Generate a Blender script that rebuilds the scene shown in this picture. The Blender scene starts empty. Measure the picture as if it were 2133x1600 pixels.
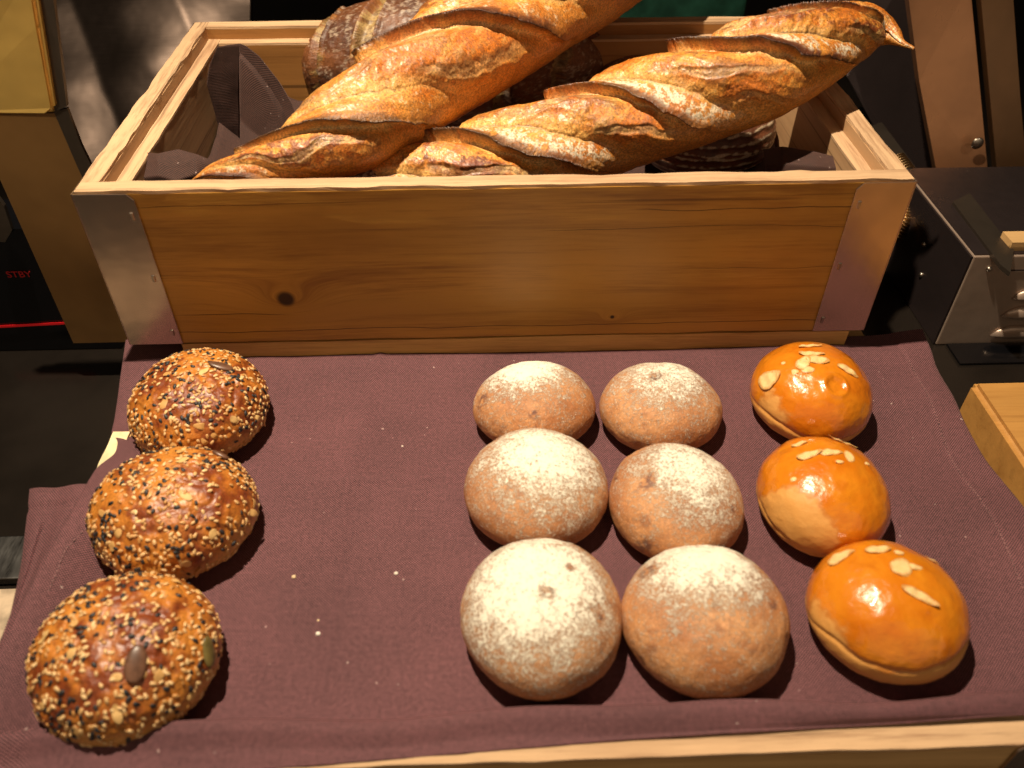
import bpy, bmesh, math, random
import numpy as np
from mathutils import Vector, Matrix, Euler
R_ = math.radians
SC = bpy.context.scene
COL = SC.collection

# ------------------------------------------------------------------ camera
F_PX, PITCH, ROLL, YAW = 1730.64, 0.73478, 0.002016, 0.035023
CAM = np.array([0.271184, -0.498298, 0.401432])
fwd = np.array([math.sin(YAW)*math.cos(PITCH), math.cos(YAW)*math.cos(PITCH), -math.sin(PITCH)])
rt = np.array([math.cos(YAW), -math.sin(YAW), 0.0]); upv = np.cross(rt, fwd)
c_, s_ = math.cos(ROLL), math.sin(ROLL)
RT = c_*rt + s_*upv; UP = -s_*rt + c_*upv; FW = fwd
cd = bpy.data.cameras.new('camera'); cam = bpy.data.objects.new('camera', cd); COL.objects.link(cam)
cam.matrix_world = Matrix(((RT[0], UP[0], -FW[0], CAM[0]), (RT[1], UP[1], -FW[1], CAM[1]), (RT[2], UP[2], -FW[2], CAM[2]), (0, 0, 0, 1)))
cd.sensor_width = 36; cd.lens = F_PX/2133*36; cd.clip_start = .02; cd.clip_end = 50
cd.dof.use_dof = True; cd.dof.focus_distance = .66; cd.dof.aperture_fstop = 6.8
SC.camera = cam
# ------------------------------------------------------------------ world + lamps
w = bpy.data.worlds.new('World'); SC.world = w; w.use_nodes = True
w.node_tree.nodes['Background'].inputs[0].default_value = (1.0, .72, .48, 1)
w.node_tree.nodes['Background'].inputs[1].default_value = .028
SC.view_settings.view_transform = 'Standard'; SC.view_settings.look = 'None'
SC.view_settings.exposure = 0; SC.view_settings.gamma = 1; SC.view_settings.use_curve_mapping = False
def lamp(kind, name, loc, target, energy, col, **k):
    d = bpy.data.lights.new(name, kind); o = bpy.data.objects.new(name, d); COL.objects.link(o)
    o.location = loc; o.rotation_euler = (Vector(target)-Vector(loc)).to_track_quat('-Z', 'Y').to_euler()
    d.energy = energy; d.color = col
    for a, b in k.items(): setattr(d, a, b)
    return o
lamp('SPOT', 'ceiling_spot', (.07, .005, 1.22), (.29, .06, 0), 118, (1, .84, .62), spot_size=R_(76), spot_blend=1.0, shadow_soft_size=.014)
lamp('AREA', 'front_fill', (.35, -1.9, .95), (.3, 0, 0), 11.5, (1, .77, .52), shape='RECTANGLE', size=4.5, size_y=2.4)  # added soft fill from the camera side, brightens the crate front
lamp('SPOT', 'left_spot', (-.40, -.75, .75), (-.085, .077, .18), 17, (1, .84, .60), spot_size=R_(15), spot_blend=.9, shadow_soft_size=.03)
lamp('SPOT', 'right_spot', (1.05, -.45, .85), (.765, .32, .045), 12, (1, .84, .62), spot_size=R_(10), spot_blend=.9, shadow_soft_size=.02)

def at(px, py, z):
    d = FW + RT*(px-1066.5)/F_PX - UP*(py-800)/F_PX
    t = (z-CAM[2])/d[2]; return CAM + d*t
def atY(px, py, Y):
    d = FW + RT*(px-1066.5)/F_PX - UP*(py-800)/F_PX
    t = (Y-CAM[1])/d[1]; return CAM + d*t
def proj(P):
    d = np.asarray(P)-CAM; wv = d@FW
    return np.stack([1066.5+F_PX*(d@RT)/wv, 800-F_PX*(d@UP)/wv], -1), wv

# ------------------------------------------------------------------ numpy noise
def _h(ix, iy, iz, s):
    n = (ix*374761393 + iy*668265263 + iz*2147483647 + s*974711) & 0xffffffff
    n = ((n ^ (n >> 13))*1274126177) & 0xffffffff
    n = ((n ^ (n >> 16))*2246822519) & 0xffffffff
    return ((n ^ (n >> 15)) & 0xffff)/65535.0
def vn(P, s=0):
    P = np.asarray(P, dtype=np.float64); i = np.floor(P).astype(np.int64); f = P-i; f = f*f*(3-2*f)
    r = 0
    for a in (0, 1):
        for b in (0, 1):
            for c in (0, 1):
                wgt = (f[..., 0] if a else 1-f[..., 0])*(f[..., 1] if b else 1-f[..., 1])*(f[..., 2] if c else 1-f[..., 2])
                r = r + wgt*_h(i[..., 0]+a+5000, i[..., 1]+b+5000, i[..., 2]+c+5000, s)
    return r
def fbm(P, o=4, s=0, g=.5):
    r = 0; a = 1; t = 0
    for k in range(o):
        r = r + a*vn(np.asarray(P)*(2.03**k)+k*17.3, s+k); t += a; a *= g
    return r/t*2-1
def ss(a, b, x):
    t = np.clip((x-a)/(b-a), 0, 1); return t*t*(3-2*t)
def mixc(A, B, m):
    m = np.clip(m, 0, 1)[..., None]; return np.asarray(A)*(1-m)+np.asarray(B)*m

# ------------------------------------------------------------------ object helpers
def props(o, label=None, cat=None, group=None, kind=None):
    if label: o['label'] = label
    if cat: o['category'] = cat
    if group: o['group'] = group
    if kind: o['kind'] = kind
    return o
def empty(name, loc=(0, 0, 0)):
    o = bpy.data.objects.new(name, None); COL.objects.link(o); o.location = loc; o.empty_display_size = .02; return o
def link(name, me, mat=None, parent=None, smooth=False):
    o = bpy.data.objects.new(name, me); COL.objects.link(o)
    if mat: me.materials.append(mat)
    if parent:
        o.parent = parent; o.matrix_parent_inverse = Matrix.Translation(-Vector(parent.location))
    if smooth: me.polygons.foreach_set('use_smooth', [True]*len(me.polygons))
    return o
def mesh_np(name, V, Fq, uv=None, col=None, attrs=None):
    me = bpy.data.meshes.new(name); V = np.asarray(V, dtype=np.float32); Fq = np.asarray(Fq, dtype=np.int32)
    n, k = Fq.shape
    me.vertices.add(len(V)); me.vertices.foreach_set('co', V.ravel())
    me.loops.add(n*k); me.loops.foreach_set('vertex_index', Fq.ravel())
    me.polygons.add(n); me.polygons.foreach_set('loop_start', np.arange(0, n*k, k, dtype=np.int32))
    try: me.polygons.foreach_set('loop_total', np.full(n, k, dtype=np.int32))
    except Exception: pass
    me.update(calc_edges=True)
    if uv is not None:
        l = me.uv_layers.new(name='UVMap'); l.data.foreach_set('uv', np.asarray(uv, dtype=np.float32)[Fq.ravel()].ravel())
    if col is not None:
        a = me.color_attributes.new('Col', 'FLOAT_COLOR', 'POINT')
        c4 = np.ones((len(V), 4), dtype=np.float32); c4[:, :col.shape[-1]] = col; a.data.foreach_set('color', c4.ravel())
    for kk, vv in (attrs or {}).items():
        a = me.attributes.new(kk, 'FLOAT', 'POINT'); a.data.foreach_set('value', np.asarray(vv, dtype=np.float32).ravel())
    me.validate(); return me
def grid_faces(nu, nv, wrap_u=False):
    a = np.arange(nv-1)[:, None]; b = np.arange(nu if wrap_u else nu-1)[None, :]
    b2 = (b+1) % nu
    return np.stack([a*nu+b, a*nu+b2, (a+1)*nu+b2, (a+1)*nu+b], -1).reshape(-1, 4)
def bm_link(name, bm, mat, parent=None, smooth=False):
    bmesh.ops.recalc_face_normals(bm, faces=bm.faces[:])
    me = bpy.data.meshes.new(name); bm.to_mesh(me); bm.free(); return link(name, me, mat, parent, smooth)
def box_bm(x0, x1, y0, y1, z0, z1, bm=None, seg=0, jit=0, bevel=0, shear=None):
    bm2 = bmesh.new(); bmesh.ops.create_cube(bm2, size=1)
    for v in bm2.verts:
        v.co = Vector((x0+(v.co.x+.5)*(x1-x0), y0+(v.co.y+.5)*(y1-y0), z0+(v.co.z+.5)*(z1-z0)))
    if bevel: bmesh.ops.bevel(bm2, geom=bm2.edges[:], offset=bevel, segments=2, affect='EDGES', profile=.6)
    if seg:
        es = [e for e in bm2.edges if e.calc_length() > .05]
        bmesh.ops.subdivide_edges(bm2, edges=es, cuts=seg, use_grid_fill=True)
    if jit:
        P = np.array([v.co[:] for v in bm2.verts]); N = np.stack([fbm(P*60, 3, 11+k) for k in range(3)], -1)*jit
        for v, n in zip(bm2.verts, N): v.co += Vector(n)
    if bm is None: return bm2
    me = bpy.data.meshes.new('t'); bm2.to_mesh(me); bm2.free(); bm.from_mesh(me); bpy.data.meshes.remove(me); return bm
def poly_bm(pts, ext, bm=None):
    """solid plate: polygon pts (3D) extruded by vector ext"""
    bm = bm or bmesh.new(); a = [bm.verts.new(Vector(p)) for p in pts]; b = [bm.verts.new(Vector(p)+Vector(ext)) for p in pts]
    n = len(a); bm.faces.new(a); bm.faces.new(b[::-1])
    for i in range(n): bm.faces.new((a[i], b[i], b[(i+1) % n], a[(i+1) % n]))
    return bm

# ------------------------------------------------------------------ materials
class NT:
    def __init__(s, name):
        s.m = bpy.data.materials.new(name); s.m.use_nodes = True; s.t = s.m.node_tree; s.b = s.t.nodes['Principled BSDF']
    def n(s, typ, **k):
        nd = s.t.nodes.new(typ)
        for a, v in k.items(): setattr(nd, a, v)
        return nd
    def l(s, a, b): s.t.links.new(a, b)
    def val(s, inp, v):
        if hasattr(v, 'is_output') or isinstance(v, bpy.types.NodeSocket): s.l(v, inp)
        else: inp.default_value = v
    def math(s, op, a, b=None, c=None, clamp=False):
        nd = s.n('ShaderNodeMath', operation=op, use_clamp=clamp); s.val(nd.inputs[0], a)
        if b is not None: s.val(nd.inputs[1], b)
        if c is not None: s.val(nd.inputs[2], c)
        return nd.outputs[0]
    def noise(s, vec, scale, detail=3, rough=.5, dist=0):
        nd = s.n('ShaderNodeTexNoise'); nd.inputs['Scale'].default_value = scale; nd.inputs['Detail'].default_value = detail
        nd.inputs['Roughness'].default_value = rough; nd.inputs['Distortion'].default_value = dist
        if vec is not None: s.l(vec, nd.inputs['Vector'])
        return nd.outputs['Fac']
    def coord(s, which='Object'): return s.n('ShaderNodeTexCoord').outputs[which]
    def map(s, vec, scale=(1, 1, 1), loc=(0, 0, 0)):
        nd = s.n('ShaderNodeMapping'); nd.inputs['Scale'].default_value = scale; nd.inputs['Location'].default_value = loc; s.l(vec, nd.inputs['Vector']); return nd.outputs[0]
    def ramp(s, fac, pts):
        nd = s.n('ShaderNodeValToRGB'); cr = nd.color_ramp
        while len(cr.elements) < len(pts): cr.elements.new(.5)
        for e, (p, c) in zip(cr.elements, pts): e.position = p; e.color = (*c, 1) if len(c) == 3 else c
        s.l(fac, nd.inputs[0]); return nd.outputs[0]
    def mix(s, fac, a, b, mode='MIX'):
        nd = s.n('ShaderNodeMix', data_type='RGBA', blend_type=mode); s.val(nd.inputs[0], fac)
        for i, v in ((6, a), (7, b)):
            if isinstance(v, tuple): nd.inputs[i].default_value = (*v, 1) if len(v) == 3 else v
            else: s.l(v, nd.inputs[i])
        return nd.outputs[2]
    def rng(s, v, a, b, c=0., d=1.):
        nd = s.n('ShaderNodeMapRange', interpolation_type='SMOOTHSTEP'); s.val(nd.inputs[0], v)
        for i, x in zip((1, 2, 3, 4), (a, b, c, d)): nd.inputs[i].default_value = x
        return nd.outputs[0]
    def bump(s, h, dist, strength=1., prev=None):
        nd = s.n('ShaderNodeBump'); nd.inputs['Distance'].default_value = dist; nd.inputs['Strength'].default_value = strength; s.l(h, nd.inputs['Height'])
        if prev: s.l(prev, nd.inputs['Normal'])
        return nd.outputs[0]
    def attr(s, name):
        nd = s.n('ShaderNodeAttribute'); nd.attribute_name = name; return nd
    def set(s, **k):
        for a, v in k.items():
            inp = s.b.inputs[a.replace('_', ' ')]
            if isinstance(v, tuple) and len(v) == 3 and 'Radius' not in a: v = (*v, 1)
            s.val(inp, v)
        return s.m

def wood(name, light, dark, knots=(), axis='x', grain=1.0, rough=.5, bump=.0003, streak=.55, offs=0, crack=.75, lines=()):
    t = NT(name); co = t.coord()
    sc = {'x': (3.0*grain, 60*grain, 60*grain), 'y': (60*grain, 3.0*grain, 60*grain), 'z': (60*grain, 60*grain, 3.0*grain)}[axis]
    base = t.map(co, sc, (offs, offs*1.7, offs*.3))
    if knots:
        sep = t.n('ShaderNodeSeparateXYZ'); t.l(co, sep.inputs[0]); tot = None; kd = None
        for (kx, kz, kr) in knots:
            dx = t.math('MULTIPLY', t.math('SUBTRACT', sep.outputs[0], kx), .55); dz = t.math('SUBTRACT', sep.outputs[2], kz)
            d = t.math('SQRT', t.math('ADD', t.math('MULTIPLY', dx, dx), t.math('MULTIPLY', dz, dz)))
            e = t.math('MULTIPLY', t.math('EXPONENT', t.math('DIVIDE', d, -kr*1.8)), 3.2*math.copysign(1, kz-.06)*(-1))
            tot = e if tot is None else t.math('ADD', tot, e)
            d2x = t.math('SUBTRACT', sep.outputs[0], kx)
            d2 = t.math('SQRT', t.math('ADD', t.math('MULTIPLY', d2x, d2x), t.math('MULTIPLY', dz, dz)))
            k = t.rng(d2, kr*.75, kr*1.5, 1, 0); kd = k if kd is None else t.math('MAXIMUM', kd, k)
        cmb = t.n('ShaderNodeCombineXYZ'); t.l(tot, cmb.inputs[2])
        va = t.n('ShaderNodeVectorMath', operation='ADD'); t.l(base, va.inputs[0]); t.l(cmb.outputs[0], va.inputs[1]); base = va.outputs[0]
    n1 = t.noise(base, 1.0, 5, .6, .4); fine = t.noise(base, 7.0, 3, .6)
    big = t.noise(t.map(co, tuple(v*.25 for v in sc), (3+offs, 0, 0)), 1.0, 2, .5)
    f = t.math('ADD', t.math('MULTIPLY', n1, .7), t.math('MULTIPLY', fine, .3))
    mid = tuple((a*.6+b*.4) for a, b in zip(light, dark))
    c = t.ramp(f, [(.34, dark), (.44, mid), (.51, light), (.66, tuple(min(1, v*1.12) for v in light)), (.75, mid)])
    c = t.mix(t.rng(big, .35, .7, 0, streak), c, tuple(v*.72 for v in light), 'MIX')
    dl = t.rng(t.noise(t.map(co, tuple(v*(.22 if v < 10 else 1.0) for v in sc), (9+offs, 2, 5)), 1.0, 4, .7),   .60, .645, 0, crack)
    c = t.mix(dl, c, tuple(v*.35 for v in dark))
    sp = t.rng(t.noise(co, 900, 2, .6), .68, .74, 0, .35); c = t.mix(sp, c, tuple(v*.4 for v in dark))
    for (lz, x0_, x1_, wd_) in lines:
        sp_ = t.n('ShaderNodeSeparateXYZ'); t.l(co, sp_.inputs[0])
        wob = t.math('MULTIPLY', t.math('SUBTRACT', t.noise(t.map(co, (9, 1, 1), (lz*70, 0, 0)), 1, 3, .6), .5), .009)
        d_ = t.math('ABSOLUTE', t.math('SUBTRACT', t.math('ADD', sp_.outputs[2], wob), lz))
        ln_ = t.math('MULTIPLY', t.rng(d_, wd_, wd_*.3, 0, .9), t.math('MULTIPLY', t.rng(sp_.outputs[0], x0_, x0_+.03, 0, 1), t.rng(sp_.outputs[0], x1_-.03, x1_, 1, 0)))
        c = t.mix(ln_, c, tuple(v*.15 for v in dark))
    stain = t.rng(t.noise(t.map(co, (5, 5, 14), (offs, 1, 2)), 1, 4, .6), .50, .68, 0, streak*.6); c = t.mix(stain, c, dark)
    if knots: c = t.mix(kd, c, tuple(v*.12 for v in dark))
    nr = t.bump(f, bump, .8)
    return t.set(Base_Color=c, Roughness=rough, Normal=nr)

def crate_wood_edge(name, offs=0, axis='x'):
    return wood(name, (.60, .385, .215), (.32, .17, .085), axis=axis, grain=2.6, rough=.8, bump=.0012, streak=.5, offs=offs, crack=.5)

def metal(name, col, rough=.3, brush=(40, 40, 900), var=.12, scratch=.4, diff=0.):
    t = NT(name); co = t.coord()
    n = t.noise(t.map(co, brush), 1, 3, .6); big = t.noise(co, 14, 3, .6)
    r = t.math('ADD', t.math('MULTIPLY', t.math('SUBTRACT', n, .5), var), t.math('ADD', t.math('MULTIPLY', t.math('SUBTRACT', big, .5), var*2), rough))
    c = t.mix(t.rng(big, .3, .75), col, tuple(v*.72 for v in col))
    nb = t.bump(n, .00004, .5); nb = t.bump(big, .0025, .35, nb)
    return t.set(Base_Color=c, Metallic=1-diff, Roughness=r, Normal=nb)

def plain(name, col, rough=.5, metallic=0., nscale=60, nvar=.3, bump=.0002, **k):
    t = NT(name); n = t.noise(t.coord(), nscale, 4, .6)
    c = t.mix(t.rng(n, .3, .7), tuple(v*(1-nvar) for v in col), tuple(min(1, v*(1+nvar)) for v in col))
    return t.set(Base_Color=c, Roughness=rough, Metallic=metallic, Normal=t.bump(n, bump, .5), **k)

def cloth_mat(name, dark, lightc, period=.0019, uvm=True):
    t = NT(name); uv = t.coord('UV'); sep = t.n('ShaderNodeSeparateXYZ'); t.l(uv, sep.inputs[0])
    k = 2*math.pi/period
    su = t.math('SINE', t.math('MULTIPLY', sep.outputs[0], k)); sv = t.math('SINE', t.math('MULTIPLY', sep.outputs[1], k))
    wv = t.math('MULTIPLY', su, sv)
    nz = t.noise(t.map(uv, (380, 380, 1)), 1, 3, .7); slub = t.noise(t.map(uv, (25, 500, 1)), 1, 2, .6); slub2 = t.noise(t.map(uv, (500, 25, 1)), 1, 2, .6)
    big = t.noise(t.map(uv, (14, 14, 1)), 1, 3, .6)
    f = t.math('ADD', t.math('MULTIPLY', wv, .95), t.math('ADD', t.math('MULTIPLY', t.math('SUBTRACT', nz, .5), .9), .42))
    f = t.math('ADD', f, t.math('MULTIPLY', t.math('SUBTRACT', t.math('ADD', slub, slub2), 1.0), .16))
    f = t.math('ADD', f, t.math('MULTIPLY', t.math('SUBTRACT', big, .5), .5), clamp=True)
    c = t.ramp(f, [(.0, dark), (.45, tuple(a*.7+b*.3 for a, b in zip(dark, lightc))), (.75, tuple(a*.4+b*.6 for a, b in zip(dark, lightc))), (1.0, tuple(min(1, v*1.25) for v in lightc))])
    lint = t.rng(t.noise(t.map(uv, (260, 260, 1)), 1, 1, .5), .765, .80, 0, .8)
    c = t.mix(lint, c, (.45, .33, .30))
    nr = t.bump(wv, .00022, .7); nr = t.bump(big, .0012, .4, nr)
    return t.set(Base_Color=c, Roughness=.78, Normal=nr, Sheen_Weight=.12, Sheen_Roughness=.4, Sheen_Tint=(.8, .55, .5))

def crust_mat(name, bumps=((900, .0004, .6), (220, .0008, .5)), rough=.5, coat=.1, var=.25):
    t = NT(name); co = t.coord(); a = t.attr('Col').outputs['Color']
    n = t.noise(co, 650, 4, .65)
    c = t.mix(t.rng(n, .3, .7, 0, 1), t.mix(1.0, a, (1-var,)*3, 'MULTIPLY'), t.mix(1.0, a, (1+var*.6,)*3, 'MULTIPLY'))
    nr = None
    for sc, d, st in bumps: nr = t.bump(t.noise(co, sc, 3, .6), d, st, nr)
    return t.set(Base_Color=c, Roughness=rough, Normal=nr, Coat_Weight=coat, Coat_Roughness=.3, Subsurface_Weight=0.)

M = {}
M['pine_face'] = wood('stained_pine', (.51, .25, .038), (.25, .098, .014), knots=((.1228, .0395, .0056), (.3645, .0173, .0014)), rough=.45, grain=1.3, bump=.0005, lines=((.0105, .0, .56, .00045), (.109, .36, .57, .0005), (.094, .30, .57, .0003), (.026, .03, .13, .0005), (.118, .02, .2, .0003), (.060, .40, .56, .0003)))
M['pine_in'] = wood('stained_pine_inside', (.36, .16, .04), (.22, .09, .02), rough=.5, offs=4)
M['pine_in_y'] = wood('pine_side_inside', (.50, .30, .15), (.33, .17, .075), axis='y', rough=.6, offs=7)
M['edge_x'] = crate_wood_edge('sawn_pine_edge'); M['edge_y'] = crate_wood_edge('sawn_pine_edge_side', 3, 'y')
M['base'] = wood('base_board_pine', (.66, .40, .11), (.38, .19, .05), rough=.5, offs=12, grain=1.5)
M['tray'] = wood('tray_pine', (.74, .45, .19), (.46, .25, .09), rough=.55, offs=20)
M['alu'] = metal('aluminium_corner', (.56, .44, .36), .25, brush=(60, 60, 60), var=.06, diff=.12)
M['staple'] = plain('staple_steel', (.42, .36, .30), .35, 1.0)
M['napkin'] = cloth_mat('woven_plum_cloth', (.009, .002, .004), (.27, .102, .112), .0017)
M['liner'] = cloth_mat('woven_brown_liner', (.012, .004, .003), (.10, .038, .026), .0017)

# ------------------------------------------------------------------ setting: counter and dark back
bm = box_bm(-2.2, 2.4, -1.2, 2.2, -.14, -.100)
o = bm_link('counter', bm, plain('black_counter', (.012, .009, .007), .22, 0, 8, .3)); props(o, kind='structure')
t = NT('dark_back_wall'); n = t.noise(t.coord(), 3, 3, .6)
t.set(Base_Color=t.mix(n, (.006, .005, .006), (.02, .015, .014)), Roughness=.5)
o = bm_link('back_wall', box_bm(-2.2, 2.4, 1.3, 1.35, -.1, 2.0), t.m); props(o, kind='structure')

# ------------------------------------------------------------------ bread crate
W, D, H = .56, .3211, .1293
crate = props(empty('bread_crate', (W/2, D/2, -.016)), 'stained pine crate with riveted metal corners holding baguettes and dark loaves', 'crate')
T1, T2 = .0135, .011
bm_link('front_panel', box_bm(0, W, 0, T1, .0008, H-.0025, seg=14, jit=.0007), M['pine_face'], crate)
bm_link('panel_top_edge', box_bm(.0004, W-.0004, .0004, T1-.0002, H-.0024, H, seg=60, jit=.0012), M['edge_x'], crate)
bm_link('back_panel', box_bm(T1, W-T1, D-T1, D, 0, H-.0025, seg=6), M['pine_in'], crate)
bm_link('panel_top_edge', box_bm(T1, W-T1, D-T1, D-.0002, H-.0024, H, seg=20, jit=.0005), M['edge_x'], crate)
for sx, (a, b) in enumerate(((0, T1), (W-T1, W))):
    bm_link('side_panel', box_bm(a, b, T1+.0003, D, 0, H-.0025, seg=6), M['pine_in_y'], crate)
    bm_link('panel_top_edge', box_bm(a+.0003, b-.0003, T1, D, H-.0024, H, seg=45, jit=.0014), M['edge_y'], crate)
hl = H-.0115
for (x0, x1, y0, y1, mt, me_) in ((T1, T1+T2, T1, D-T1, 'pine_in_y', 'edge_y'), (W-T1-T2, W-T1, T1, D-T1, 'pine_in_y', 'edge_y'), (T1+T2, W-T1-T2, D-T1-T2, D-T1-.0003, 'pine_in', 'edge_x'), (T1+T2, W-T1-T2, T1+.0003, T1+T2, 'pine_in', 'edge_x')):
    ip = bm_link('inner_lining', box_bm(x0+.0004, x1-.0004, y0, y1, .004, hl-.0022, seg=5), M[mt], crate)
    bm_link('lining_edge', box_bm(x0+.0002, x1-.0002, y0, y1, hl-.0021, hl, seg=16, jit=.0005), M[me_], ip)
bm_link('floor_board', box_bm(T1, W-T1, T1, D-T1, 0, .0038), M['pine_in'], crate)
bb = box_bm(.036, .552, .0012, D-.02, -.0170, -.0018, seg=18, jit=.0010); bm_link('base_board', bb, M['base'], crate)
def bracket(cx, sx, cy, sy):
    t = .0009; wd = .0385; g = .0007
    def rect_l(u0, u1, notch):
        pts = [(u0, .0006), (u1, .0006), (u1, H-.007), (u1-.0045, H-.0016), (u0, H-.0012)]
        return pts
    bm = bmesh.new()
    y = cy - sy*g
    pts = [(cx+sx*u, y, z) for u, z in rect_l(-g, wd, 1)]; poly_bm(pts, (0, -sy*t, 0), bm)
    x = cx - sx*g
    pts = [(x, cy+sy*u, z) for u, z in rect_l(-g-t, wd*.9, 1)]; poly_bm(pts, (-sx*t, 0, 0), bm)
    bmesh.ops.recalc_face_normals(bm, faces=bm.faces[:])
    bmesh.ops.bevel(bm, geom=[e for e in bm.edges if e.calc_length() > .02], offset=.00035, segments=2, affect='EDGES')
    o = bm_link('corner_bracket', bm, M['alu'], crate)
    for z in (H*.86, H*.47, H*.09):
        b2 = bmesh.new(); ux = cx+sx*(wd-.0048)
        box_bm(ux-.0011, ux+.0011, y-sy*(t+.0004)-.0005, y-sy*(t+.0004)+.0005, z-.0028, z+.0028, b2, bevel=.0004)
        bm_link('staple', b2, M['staple'], o)
for a in ((0, 1, 0, 1), (W, -1, 0, 1), (0, 1, D, -1), (W, -1, D, -1)): bracket(*a)
# hidden support under the crate, standing on the counter
o = bm_link('wooden_riser', box_bm(.03, .55, .06, D-.02, -.0995, -.016), M['tray']); props(o, 'low wooden riser underneath the bread crate', 'riser')

# ------------------------------------------------------------------ tray
tr = props(empty('wooden_tray', (.3, -.15, -.099)), 'shallow pine tray under the plum cloth, with a pale front rim', 'tray')
TX0, TX1, TY0, TY1 = .0125, .575, -.3217, .045
yw = -.020
def trb(*a, **k): return box_bm(*a, **k)
fr = trb(TX0, TX1, TY0, TY0+.0172, -.070, -.0090, seg=16, jit=.0007); fo = bm_link('front_wall', fr, M['tray'], tr)
fe = trb(TX0+.0003, TX1-.0003, TY0+.0003, TY0+.0169, -.0089, -.0064, seg=60, jit=.0010); bm_link('wall_top_edge', fe, M['edge_x'], fo)
lo = bm_link('side_wall', trb(TX0, TX0+.012, TY0+.0142, TY1, -.070, -.0225, seg=8), M['tray'], tr)
bm_link('wall_top_edge', trb(TX0+.0003, TX0+.0117, -.150, -.090, -.0061, -.0038, seg=20, jit=.0006), plain('pale_raw_wood', (.75, .62, .36), .8, 0, 120, .2), lo)
bm_link('side_wall', trb(TX0, TX0+.012, -.1502, -.0902, -.0224, -.0062, seg=8), M['tray'], tr)
bm_link('side_wall', trb(TX1-.012, TX1, TY0+.0142, TY1, -.070, -.021, seg=8), M['tray'], tr)
bm_link('floor_board', trb(TX0+.012, TX1-.012, TY0+.0142, TY1, -.030, -.0225), M['tray'], tr)
for x in (TX0+.04, TX1-.07): bm_link('foot', trb(x, x+.03, TY0+.02, TY1-.01, -.0995, -.0702), M['tray'], tr)
bx = at(2133, 1553, -.005)[0]
b2 = poly_bm([(bx-.001, TY0-.0006, -.069), (TX1+.001, TY0-.0006, -.069), (TX1+.001, TY0-.0006, -.0045), (bx+.003, TY0-.0006, -.0045), (bx-.001, TY0-.0006, -.010)], (0, -.0009, 0))
bm_link('corner_bracket', b2, M['alu'], tr)

# ------------------------------------------------------------------ plum cloth
def curve(pts, n):
    P = np.array(pts, dtype=float); d = np.r_[0, np.cumsum(np.linalg.norm(np.diff(P, axis=0), axis=1))]; d /= d[-1]
    # catmull-rom like smooth interpolation
    tt = np.linspace(0, 1, n); out = np.stack([np.interp(tt, d, P[:, k]) for k in range(P.shape[1])], -1)
    ker = np.ones(max(3, n//40)); ker /= ker.sum(); pad = len(ker)//2
    sm = np.stack([np.convolve(np.pad(out[:, k], pad, mode='edge'), ker, 'valid')[:n] for k in range(P.shape[1])], -1)
    sm[0] = out[0]; sm[-1] = out[-1]; return sm
NU, NV = 420, 360
HEM = [at(*p)[:2] for p in ((1880, 740, -.016), (1925, 830, -.016), (1985, 960, -.016), (2040, 1060, -.016), (2100, 1180, -.016), (2170, 1330, -.016), (2250, 1500, -.012))]
Lp = [at(*p) for p in ((262, 705, -.016), (250, 790, -.014), (240, 870, -.010), (234, 898, -.006), (249, 914, -.003), (243, 940, -.001), (205, 968, .001), (182, 1005, .003), (100, 1150, .004), (47, 1255, .004), (-25, 1400, .004), (-110, 1590, .002), (-128, 1650, -.002))]
Rp = [at(*p) for p in ((1921, 688, -.012), (1950, 760, -.013), (2008, 880, -.014), (2060, 965, -.014), (2130, 1065, -.013), (2230, 1240, -.011), (2310, 1400, -.004), (2330, 1490, .000))]
Lc, Rc = curve(Lp, NV), curve(Rp, NV)
# resample both so that v is proportional to world y
def by_y(Cv, y0, y1):
    yy = np.linspace(y0, y1, NV); o_ = np.argsort(-Cv[:, 1]); ys = Cv[o_, 1]
    return np.stack([np.interp(-yy, -ys, Cv[o_, k]) for k in range(3)], -1)
Lc = by_y(Lc, .026, -.32); Rc = by_y(Rc, .026, -.32)
u = np.linspace(0, 1, NU)[None, :]; v = np.linspace(0, 1, NV)[:, None]
X = Lc[:, None, 0]*(1-u)+Rc[:, None, 0]*u; Y = Lc[:, None, 1]*(1-u)+Rc[:, None, 1]*u
Y = .026+(Y-.026)*(.026-np.interp(X, [-.15, .17, .33, .60], [-.3300, -.3235, -.3180, -.3160]))/.346
UU = np.broadcast_to(u, X.shape); VV = np.broadcast_to(v, X.shape)
P0 = np.stack([X, Y, np.zeros_like(X)], -1)
base = -.0172
wl = (1-ss(.0, .075+.02*fbm(P0*9, 2, 3), UU)); wr = ss(.90, 1.0, UU)
Z = base + wl*(Lc[:, None, 2]-base) + wr*(Rc[:, None, 2]-base)
# front roll over the rim (in world y)
yr = -.2995 + .0018*np.sin(X*22+.6) - .008*ss(.10, .0, X) + .0012*np.sin(X*51)
top = -.0004 + .0010*np.sin(X*17+1)
rise = ss(yr+.010, yr, Y); Z = np.maximum(Z, base + rise*(top-base)*(1-.0*UU)) 
back = ss(yr-.002, yr-.014, Y)
Z = Z - back*(.0046)*rise
Z += .0009*fbm(P0*14, 3, 5) + .0007*np.sin((X*.9+Y*.35)*95+2*fbm(P0*6, 2, 9))*ss(.35, .1, UU) + .0016*np.sin(Y*58+X*9)*ss(.84, .97, UU)
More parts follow.
